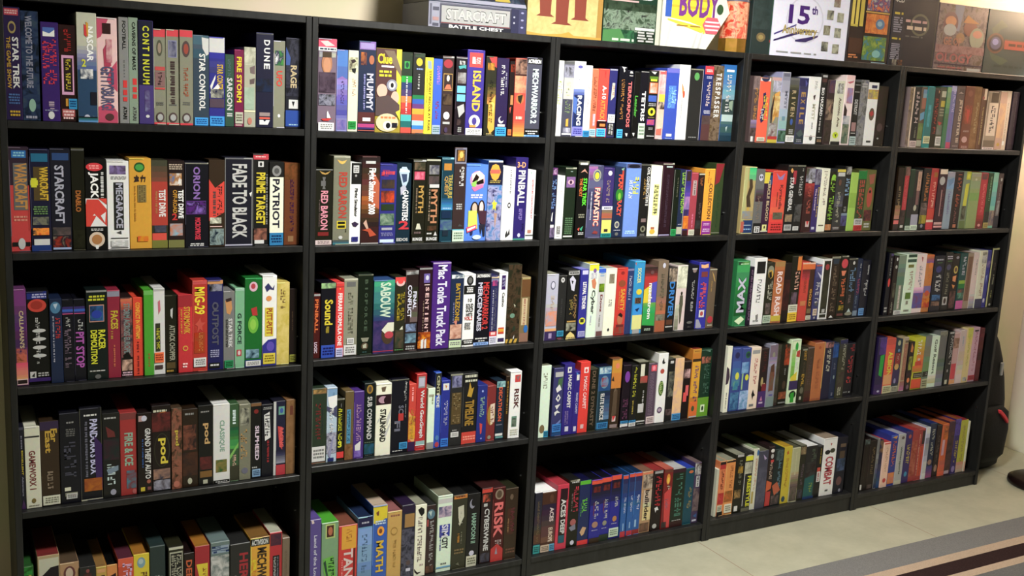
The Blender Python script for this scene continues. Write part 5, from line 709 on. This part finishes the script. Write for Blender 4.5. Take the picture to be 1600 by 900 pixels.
~3224.8 3286.8 243 ded;R 15 95 0 5 354;R 10 95 8 13 465;R 22 74 17 22 884;Y 42 74 28 60 a87;R 22 74 64 75 683;R 34 56 78 84 998;X 20 70 92 97 887 1|
~3287.2 3346.9 242 edd;D b66 45,4 65,6 58,14;Y 40 70 20 58 99a;F 0 100 56 70 ecd b8b;A 0 100 66 92 857 66a|
~3347.3 3391.1 237 c84;F 0 100 0 14 d73 86a;E 35 90 13 24 d84;Y 40 80 28 54 d83;R 0 100 54 66 87a;E 20 80 62 72 c53;A 0 100 76 92 d93 b43|
~3391.5 3454.9 232 223;X 20 85 5 9 bbc 1;R 30 75 12 13 695;E 20 75 18 30 448;Y 30 78 34 66 ccc;A 10 90 70 80 58b 235;A 10 90 82 90 a87 322|
~3455.3 3500.2 244 222;X 20 95 5 12 bbc 2;R 30 95 14 15 695;E 25 85 20 30 557;Y 40 72 34 72 998;R 20 85 76 90 bbb;E 35 70 78 88 433|
~3500.6 3547.1 237 211;E 45 85 4 9 99a;E 30 85 21 35 cb6;E 40 75 24 32 754;D d96 25,40 75,38 70,50 30,48;D d95 25,54 70,56 50,62;A 10 90 66 96 322 755|
~3547.5 3593.4 238 155;Y 40 80 6 44 ccd;R 10 95 48 54 9b4;R 10 95 54 62 284;A 10 80 64 72 a65 255;A 10 90 70 80 7a9 465;R 0 98 84 99 c6a|
~3593.8 3634.3 237 a98^987;R 20 90 6 86 865;Z 40 70 20 80 754 1|
~3634.7 3668.4 238 dcc;Z 50 80 12 40 999 1;F 0 100 70 100 dcc 99a|
~3668.8 3716.0 246 ddc^aab;A 30 95 2 22 ccc 887;Y 45 80 24 80 a87;R 0 98 84 100 446|
~3719.6 3747.1 245 339;A 20 100 18 30 339 87a;D 9ad 30,45 60,42 50,60;E 20 70 84 92 ccd|
~3747.5 3791.9 255 222;R 0 18 0 100 cc9;R 0 100 0 3 cc9;Z 45 75 25 38 655 1;Z 45 75 45 62 998 1;Z 40 70 72 84 996 1;E 40 70 94 98 bbb|
@5 4 473.6
~3120.9 3168.8 236 325;A 20 100 0 30 437 649;D 2a4 40,32 90,30 80,70 40,66;F 0 100 76 100 325 537;E 40 70 93 97 ccd|
~3169.2 3221.1 229 d64;F 0 100 0 20 c54 d54;V 30 80 24 68 dd3 ALBION;R 0 90 66 84 da7;K 0 96 86 100 cca|
~3221.5 3265.1 221 345;E 35 75 2 12 bb9;E 45 75 18 24 79b;R 20 90 26 48 933;Y 50 75 28 44 ba9;E 20 80 46 58 ca6;R 0 100 58 84 436;E 30 60 74 84 99b;K 0 95 89 100 bba|
~3269.1 3298.4 227 ba8;R 0 100 0 6 ba9;R 30 100 6 10 765;R 20 90 12 80 a76;Y 40 70 20 74 c97;F 0 100 82 100 a76 b7a|
~3301.9 3334.9 206 322;D c84 40,2 80,12 70,22 30,20;R 25 80 30 58 aa5;A 20 80 32 56 332 aa5;R 0 100 64 70 423;E 20 70 74 84 d85;E 20 70 88 98 867|
~3335.3 3396.6 221 cc3;F 30 100 0 60 cc3 d63;Y 30 66 5 46 eee;R 20 80 46 54 c43;F 0 100 54 66 d73 c83;R 15 100 68 78 322;X 20 95 70 77 998 2;R 0 100 80 98 d52|
~3397.0 3435.0 226 787;F 0 100 0 70 888 796;R 10 98 68 78 332;Z 60 80 70 76 bbb 1;K 0 96 82 100 bb9|
~3435.4 3484.3 220 ded;V 40 75 6 74 565 Golf Resort;F 0 100 76 92 ddd cc9|
~3484.7 3532.1 238 777;A 0 100 0 10 998 666;F 0 100 50 100 676 99a|
~3536.3 3573.8 233 222;R 20 90 0 4 bbb;Y 45 85 8 62 ccc;E 35 60 70 76 aaa;R 20 62 90 98 ccb|
~3574.2 3612.7 225 caa;A 10 100 10 30 b98 865;R 10 90 60 90 c45;R 0 98 92 100 da7|
~3613.1 3652.0 234 cbb;Z 40 70 12 30 9ab 1;Z 30 60 90 96 777 2;F 0 100 40 100 cba dcc|
~3652.4 3693.8 240 dc9;F 20 100 0 30 cc5 dc8;Y 40 70 12 70 bb5;A 20 80 90 97 ddd 777|
~3694.2 3738.2 239 cab;Y 40 75 4 82 a67;R 20 80 4 7 433;K 0 98 88 97 b45|
~3738.6 3767.3 235 612;F 0 100 10 60 723 411|
@5 5 64.3
~3110.1 3146.2 222 211;R 0 28 88 98 ddd;Z 40 60 10 80 332 1;A 10 90 0 10 222 677|
~3146.6 3187.2 212 211;Y 40 75 14 70 875;A 10 80 90 98 766 332|
~3187.6 3201.8 216 888;F 0 100 30 100 999 346|
~3202.2 3223.2 207 335;A 0 100 0 30 a85 335;F 0 100 50 100 446 258|
~3223.6 3263.6 196 ecb^c43;Y 40 70 10 66 b97;E 30 80 80 90 c44;R 0 100 0 4 d55|
~3264.0 3307.0 222 349^34a;R 0 100 0 6 36c;D da5 10,4 90,2 70,8;Y 35 80 12 62 d73;A 5 95 74 96 d95 c87|
~3307.4 3350.9 220 bbb^bbc;E 40 80 4 10 766;V 38 70 24 80 565 wintersports;R 0 98 92 100 ccb|
~3351.3 3393.9 227 437^348;E 40 80 6 14 b65;Y 38 80 26 64 dc4;E 30 75 78 88 49b|
~3394.3 3430.2 227 a44^b44;A 0 100 20 90 943 b76|
~3430.6 3473.9 228 a44^b65;R 60 100 4 30 433;R 40 100 34 92 c53;Z 20 35 10 90 dba 1;Z 55 80 36 90 a43 1|
~3474.3 3499.4 232 ccd^bbb;R 0 100 0 12 ddd;F 0 100 20 100 99a ddd|
~3499.8 3542.4 245 235^348;Y 40 80 10 60 ccb;E 20 80 66 76 a87;F 0 100 78 100 448 a58|
~3542.8 3575.5 233 322^344;Y 35 75 20 70 766;E 20 80 76 90 a87|
~3575.9 3616.3 234 c63^c73;A 30 100 4 30 d84 854;R 20 60 30 60 cab;F 0 100 70 100 b65 d64|
~3616.7 3655.9 242 534^b64;A 0 100 20 96 644 433;R 0 80 92 98 bab|
~3656.3 3692.8 248 437^a63;Y 40 80 40 80 cb4;A 0 100 0 30 437 65a;E 20 80 86 98 98b|
~3693.2 3742.1 238 bb4^a34;Y 40 70 10 80 986;F 0 100 80 100 c98 cba|
~3742.5 3754.1 230 ddc;R 0 100 80 100 dba|'''
rest=MB(); ci=ri=1; zz=0; nth=0
for line in TABLE.strip().split('\n'):
    if line[0]=='@':
        q=line[1:].split(); ci,ri=int(q[0]),int(q[1]); zz=float(q[2])/1000; nth=0; continue
    small=line[0]=='~'
    body,lab=line.lstrip('~').rsplit('|',1); parts=body.split(';'); h=parts[0].split()
    x0,x1,hh=[float(q)/1000 for q in h[:3]]; spec=(h[3],parts[1:])
    yy=.020+rnd.uniform(0,.005); dp=rnd.uniform(.188,.2); nth+=1
    if small:
        f,st=box_geometry(rest,x0,yy,SHELF_Z[ci,ri]+.0004,x1-x0,hh,dp,spec)
        for e in st: sticker(rest,f,e)
        continue
    mb=MB(); w=x1-x0
    f,st=box_geometry(mb,-w/2,0,0,w,hh,dp,spec)
    o=mb.build('game_box',None,((x0+x1)/2,yy,SHELF_Z[ci,ri]+.0004))
    tag(o,'%s, %s shelf, %s bookcase'%(lab,SHELFWORD[ri-1],ORD[ci-1]),'game box','game boxes on the %s shelf of the %s bookcase'%(SHELFWORD[ri-1],ORD[ci-1]))
    for e in st:
        sb=MB(); sticker(sb,f,e); sb.build('sticker',o)
tag(rest.build('game_box'),'rows of game boxes filling the rightmost bookcase and bottom shelf of the leftmost','game box',None,'stuff')

# ------------------------------------------------------------------ boxes standing on top of the bookcases
TZ=CASE_H+.0004
def top_box(x0,x1,h,d,base,els,label,y=.03,name='game_box'):
    mb=MB(); w=x1-x0
    f,st=box_geometry(mb,-w/2,0,0,w,h,d,(base,els))
    o=mb.build(name,None,((x0+x1)/2,y,TZ)); tag(o,label,'game box','boxes displayed on top of the bookcases')
    for e in st: sb=MB(); sticker(sb,f,e); sb.build('sticker',o)
    return o
# grey chest shaped box
e=empty('chest_box',(1.278,.03,TZ)); tag(e,'grey chest-shaped box with angular metal lettering, on top of the second bookcase','game box','boxes displayed on top of the bookcases')
mb=MB(); w=.322
f,st=box_geometry(mb,-w/2,0,0,w,.072,.19,('778',['R 0 11 0 100 99a','R 1 3 8 90 667','R 4 10 20 34 556','R 4 10 60 74 a88','R 4 10 84 96 556','R 11 84 6 84 556','R 12.5 82.5 12 78 aaa','R 12 83 79 82 844','H 17 79 22 68 333 STARCRAFT','H 17.3 78.4 24.5 65 bbb STARCRAFT','R 12 84 85 100 223','H 20 76 86 99 ddd BATTLE CHEST','R 84 92 0 100 335','R 92 100 0 100 446','E 86 88 30 38 aab','E 86 88 54 62 aab','E 94 97 10 18 99b','E 94 97 40 48 99b','E 94 97 70 78 99b']))
mb.build('chest_body',e)
mb=MB(); y0,y1,z0,z1=.001,.075,.0725,.205
vs=[(-w/2,y0,z0),(w/2,y0,z0),(w/2,y1,z1),(-w/2,y1,z1),(-w/2,.185,z0),(w/2,.185,z0),(w/2,.185,z1),(-w/2,.185,z1)]
mb.add(vs,[[0,1,2,3]],art('223','345','556')); mb.add(vs,[[0,3,7,4],[1,5,6,2],[3,2,6,7],[4,7,6,5],[0,4,5,1]],ink('334'))
def slant(s,t): 
    k=(z1-z0)*t; return (-w/2+w*s,y0+(y1-y0)*t-.0012,z0+k+.0005)
def spoly(pts,mat): mb.add([slant(*p) for p in pts],[list(range(len(pts)))],mat)
spoly([(.0,.02),(1,.02),(1,.1),(.0,.1)],ink('99a')); spoly([(.4,.12),(.52,.12),(.52,.5),(.4,.5)],ink('46a'))
spoly([(.68,.12),(.84,.12),(.8,.6),(.72,.6)],ink('a94')); spoly([(0,.12),(.09,.12),(.2,.9),(0,.9)],ink('aab'))
mb.build('chest_lid',e)
top_box(1.442,1.712,.255,.05,'cb8',['A 0 100 0 100 ba7 cb8','D 843 10,0 32,0 30,74 35,77 11,77 16,74','D 843 35,0 55,0 53,82 59,85 31,85 37,82','D 843 60,0 78,0 77,75 82,78 57,78 62,75','A 16 30 0 40 953 b74','A 37 52 0 44 953 b74','A 62 76 0 40 953 b74','D a84 94,0 100,0 100,100 93,100','D b94 0,96 20,98 45,96 55,93 62,97 100,97 100,100 0,100'],'parchment yellow box with big rusty red Roman three, straddling second and middle bookcases')  # tan strip down the right edge is side shading painted on
top_box(1.716,1.936,.25,.045,'243',['H 2 88 33 45 ddd THE WILD','R 4 60 47 49 caa','A 0 92 50 64 232 454','A 0 92 60 86 333 898 454','A 0 55 84 100 475 243','D 585 0,86 30,83 40,97 20,100 0,100','R 56 91 80 83 ddd','R 60 91 84 99 232','X 60 90 84 98 bbb 4','X 15 55 94 99 bcb 1','R 93 100 0 100 ccb'],'dark green box with running horses picture and white text block')
# white box with cut corner and purple letters
e=empty('game_box',(2.08,.03,TZ)); tag(e,'white box with slanted cut corner and large purple letters on yellow','game box','boxes displayed on top of the bookcases')
mb=MB(); prof=[(-.137,0),(.052,0),(.142,.125),(.115,.19),(.07,.25),(-.137,.25)]; n=len(prof)
mb.add([(x,0,z) for x,z in prof]+[(x,.05,z) for x,z in prof],[list(range(n))[::-1],list(range(n,2*n))]+[[k,(k+1)%n,n+(k+1)%n,n+k] for k in range(n)],ink('eed'))
f=Face(mb,-.137,.277,0,0,.25)
for q in ['D ed3 6,20 76,20 72,74 40,66 6,62','D cb3 8,26 70,26 70,29 8,29','D cb3 8,36 70,36 70,39 8,39','D cb3 8,46 68,46 68,49 8,49','R 4 13 22 62 36b','H 24 84 26 60 849 BODY','D ed4 8,64 66,72 64,80 8,66','X 20 60 70 73 a83 1','D ccc 12,70 16,70 10,98 7,98','D ccc 52,80 54,80 50,98 46,98','D ccc 60,78 62,78 58,99 54,99','D e67 66,58 82,58 88,68 82,79 66,79 60,68','R 64 85 63 65 fee','R 63 86 68 70 fee','R 65 84 73 75 fee','E 80 90 40 53 464']: f.draw(q)
mb.build('box_body',e)
mb=MB(); mb.cbox(.045,.075,.051,.056,.0,.03,.0005,ink('b43')); mb.build('rear_flap',e)
# faceted canister
e=empty('canister',(2.283,.075,TZ)); tag(e,'round canister with coral red picture wrap and gold faceted foot','canister','boxes displayed on top of the bookcases')
mb=MB(); cyl(mb,0,0,0,.046,.05,.05,8,noise_mat('brass','b94','da6',30,.3,metal=.8),ph=math.pi/8); mb.build('base',e)
mb=MB(); cyl(mb,0,0,.0465,.168,.0475,.0475,32,art('d65','eb9','c43')); mb.build('body',e,smooth=False)
mb=MB(); lathe(mb,0,0,[(.049,.1685),(.049,.2),(.044,.206),(.0,.206)],32,ink('778')); mb.cbox(-.025,.025,-.0505,-.0485,.176,.196,.0005,ink('cc4')); mb.build('lid',e)
top_box(2.324,2.414,.26,.05,'344',['E 26 72 72 84 875','E 36 62 75 81 a96','R 95 97 4 98 375','A 0 94 0 68 344 455','E 92 99 80 84 a44'],'narrow charcoal box with faint gold seal, left of the white anniversary box')
pics=[]
for s,t,c in ((82,25,'866'),(74,42,'555'),(88,44,'887'),(71,62,'653'),(86,64,'455'),(70,83,'444'),(85,85,'665')):
    pics.append('A %.1f %.1f %.1f %.1f %s bba'%(s-4.5,s+4.5,t-6,t+6,c))
top_box(2.418,2.776,.27,.05,'eef',['E 16 66 22 82 dde','E 18 64 24 80 eef','H 19 47 34 58 528 15','H 49 57 33 44 528 th','Y 0 1 0 1 eef','D 549 2,72 30,58 30,60 2,74','D 437 2,80 40,64 62,66 40,68 2,82','D 437 30,78 60,70 60,72 44,80 30,80','H 12 58 60 74 ba6 Anniversary','X 6 60 93 96 aaa 1']+pics,'white box with purple fifteen, gold script and seven small pictures')
top_box(2.781,2.996,.27,.05,'322',['R 3 10 10 52 dc6','R 13 20 14 52 dc6','R 23 32 4 52 cb5','R 3 20 50 53 cb5','A 38 92 6 30 d84 548 ccb','R 36 94 31 33 ca5','A 38 92 34 60 d95 b64','E 62 84 40 54 68a','E 66 78 43 50 9bc','A 36 92 64 96 48a 684 9a5','E 60 80 82 92 8bb','R 2 34 68 88 532','X 2 26 89 95 c85 2','R 60 94 98 99 9bc'],'dark box with stacked orange and blue fantasy panels')
top_box(3.0,3.246,.275,.06,'223',['H 2 22 10 16 ccc 4CD','V 0 0.1 0 0.1 223 I','X 2 22 28 33 cb4 1','X 2 22 35 56 99a 7','X 2 22 62 66 cb4 1','X 2 22 70 92 99a 9','E 40 82 28 58 776','E 44 78 31 55 223','X 26 80 36 42 caa 1','X 30 76 44 52 dcb 1','X 30 70 58 61 777 1','A 8 18 92 99 aa9 655','A 20 30 92 99 a74 433','R 24 25 0 100 334','R 96 97 0 100 554'],'large black box with pale round emblem and narrow text column')
top_box(3.25,3.535,.25,.06,'877',['A 0 100 0 100 655 988 765','D 99a 30,0 50,0 44,40 36,40','E 10 40 12 46 866','E 14 36 18 34 c97','E 12 38 30 48 bbb','E 52 80 22 46 965','D b85 50,26 58,14 70,20 84,26','E 66 96 32 64 aa9','E 72 92 36 48 c98','E 38 56 42 58 a86','H 14 50 50 62 b87 GE OF','A 0 100 62 74 866 a88','H 2 76 74 88 b77 OLOGY','R 0 100 90 92 545','R 68 96 95 99 ccc','X 4 60 94 98 a66 1'],'grey-brown box with bearded warriors picture, rosy capitals below')
top_box(3.54,3.808,.25,.06,'455',['D 565 10,30 30,14 46,24 30,30 18,44','D 565 10,66 18,78 40,86 56,78 44,74 24,70','E 2 42 36 68 754','E 6 38 39 65 433','E 10 34 42 62 668','E 14 28 45 55 99c','R 42 100 45 60 a54','R 42 100 44 46 654','X 50 96 49 56 643 1','X 20 90 84 90 344 1'],'dark grey box with blue orb and rust band, at the right end of the row')

# ------------------------------------------------------------------ rug
RUG=[(-.335,'777'),(-.462,'a98'),(-.507,'322'),(-.582,'a98'),(-.62,'666'),(-.75,'a98'),(-.79,'322'),(-.87,'a98'),(-.91,'778'),(-1.1,'677'),(-1.5,'322'),(-1.6,'a98'),(-1.66,'778'),(-2.1,None)]
mb=MB()
for (ya,c),(yb,_) in zip(RUG[:-1],RUG[1:]):
    mb.cbox(1.2,4.05,yb,ya,0.0005,.009,.0008,noise_mat('rug_wool_'+c,c,'%x%x%x'%tuple(min(15,int(q,16)+1) for q in c),260,.95,bump=.4,spec=.1))
tag(mb.build('rug'),'grey rug with tan and dark brown stripes on the tiled floor','rug')

# ------------------------------------------------------------------ dark soft bag between the last bookcase and the wall
M_NYLON=noise_mat('black_nylon','111','222',120,.65,bump=.3,spec=.3)
e=empty('bag',(3.992,.19,0)); tag(e,'black padded bag with red tab, slumped between the rightmost bookcase and wall','bag')
def soft(mb,cx,cy,rings,n,mat):
    vs=[];fs=[]
    for (z,rx,ry,dx) in rings:
        for k in range(n):
            a=2*math.pi*k/n; ca,sa=math.cos(a),math.sin(a); p=.62
            vs.append((cx+dx+rx*math.copysign(abs(ca)**p,ca),cy+ry*math.copysign(abs(sa)**p,sa),z))
    for i in range(len(rings)-1):
        for k in range(n): fs.append([i*n+k,i*n+(k+1)%n,(i+1)*n+(k+1)%n,(i+1)*n+k])
    fs+=[list(range(n))[::-1],[(len(rings)-1)*n+k for k in range(n)]]
    mb.add(vs,fs,mat)
mb=MB(); soft(mb,0,0,[(.001,.12,.06,.02),(.02,.14,.08,.02),(.1,.152,.085,.018),(.22,.152,.085,.01),(.33,.145,.085,.004),(.43,.135,.08,-.006),(.52,.122,.075,-.02),(.6,.105,.065,-.035),(.66,.08,.05,-.05),(.69,.04,.025,-.06)],28,M_NYLON)
mb.build('body',e,smooth=True)
mb=MB(); soft(mb,.02,-.088,[(.05,.06,.012,.0),(.08,.1,.026,.0),(.2,.11,.03,.0),(.28,.1,.024,.0),(.31,.06,.01,.0)],20,M_NYLON); mb.build('front_pocket',e,smooth=True)
mb=MB()
for k in range(14):
    a=k/13; x=.035+.055*a; z=.29-.05*a
    mb.cbox(x-.004,x+.004,-.122-.004*math.sin(a*3.1),-.1,z-.008,z+.008,.002,ink('d34'))
mb.build('tab',e)
mb=MB(); mb.cbox(.045,.06,-.085,-.072,.45,.51,.003,ink('bbb')); mb.build('zipper_pull',e)

# ------------------------------------------------------------------ floor lamp past the right edge: its foot shows, its shade lights this end
LX,LY=4.1,-.12
e=empty('floor_lamp',(LX,LY,0)); tag(e,'dark round foot of a floor lamp standing on the tiles','floor lamp')
M_BRONZE=noise_mat('dark_bronze','211','322',30,.35,metal=.3)
mb=MB(); lathe(mb,0,0,[(0,.0005),(.135,.0005),(.14,.008),(.138,.022),(.115,.034),(.05,.042),(.02,.06),(.0,.061)],40,M_BRONZE); mb.build('base',e,smooth=True)
mb=MB(); cyl(mb,0,0,.055,2.0,.012,.012,16,M_BRONZE); mb.build('pole',e,smooth=False)
M_SHADE,b=base_mat('linen_shade',.8,.1); b.inputs['Base Color'].default_value=rgb('edc')
tl=N(M_SHADE,'ShaderNodeBsdfTranslucent'); wv=N(M_SHADE,'ShaderNodeTexNoise',Scale=300.0); rr=N(M_SHADE,'ShaderNodeValToRGB')
rr.color_ramp.elements[0].color=rgb('dcb'); rr.color_ramp.elements[1].color=rgb('fed'); L(M_SHADE,wv.outputs['Fac'],rr.inputs[0]); L(M_SHADE,rr.outputs[0],tl.inputs[0])
ms=N(M_SHADE,'ShaderNodeMixShader'); ms.inputs[0].default_value=.75; L(M_SHADE,b.outputs[0],ms.inputs[1]); L(M_SHADE,tl.outputs[0],ms.inputs[2]); L(M_SHADE,ms.outputs[0],M_SHADE.node_tree.nodes['Material Output'].inputs[0])
mb=MB(); lathe(mb,0,0,[(.17,1.96),(.14,2.22)],36,M_SHADE); mb.build('lamp_shade',e,smooth=True)
mg=bpy.data.materials.new('warm_bulb'); mg.use_nodes=True; b=mg.node_tree.nodes['Principled BSDF']; b.inputs['Emission Color'].default_value=(1,.75,.45,1); b.inputs['Emission Strength'].default_value=8
mb=MB(); lathe(mb,0,0,[(.0,2.005),(.02,2.02),(.03,2.055),(.02,2.08),(0,2.09)],16,mg); mb.build('bulb',e,smooth=True)
pl=bpy.data.lights.new('floor_lamp_light','POINT'); pl.energy=TORCH_W; pl.color=(1,.88,.76); pl.shadow_soft_size=.03
po=bpy.data.objects.new('floor_lamp_light',pl); COL.objects.link(po); po.location=(LX,LY,2.12)
# ceiling fixture that carries the room's lamp
e=empty('ceiling_light',(CEIL_POS[0],CEIL_POS[1],RZ)); tag(e,'round white ceiling lamp in front of the bookcases','ceiling light')
mb=MB(); cyl(mb,0,0,-.03,0,.2,.2,32,ink('ddd')); mb.build('ceiling_plate',e)
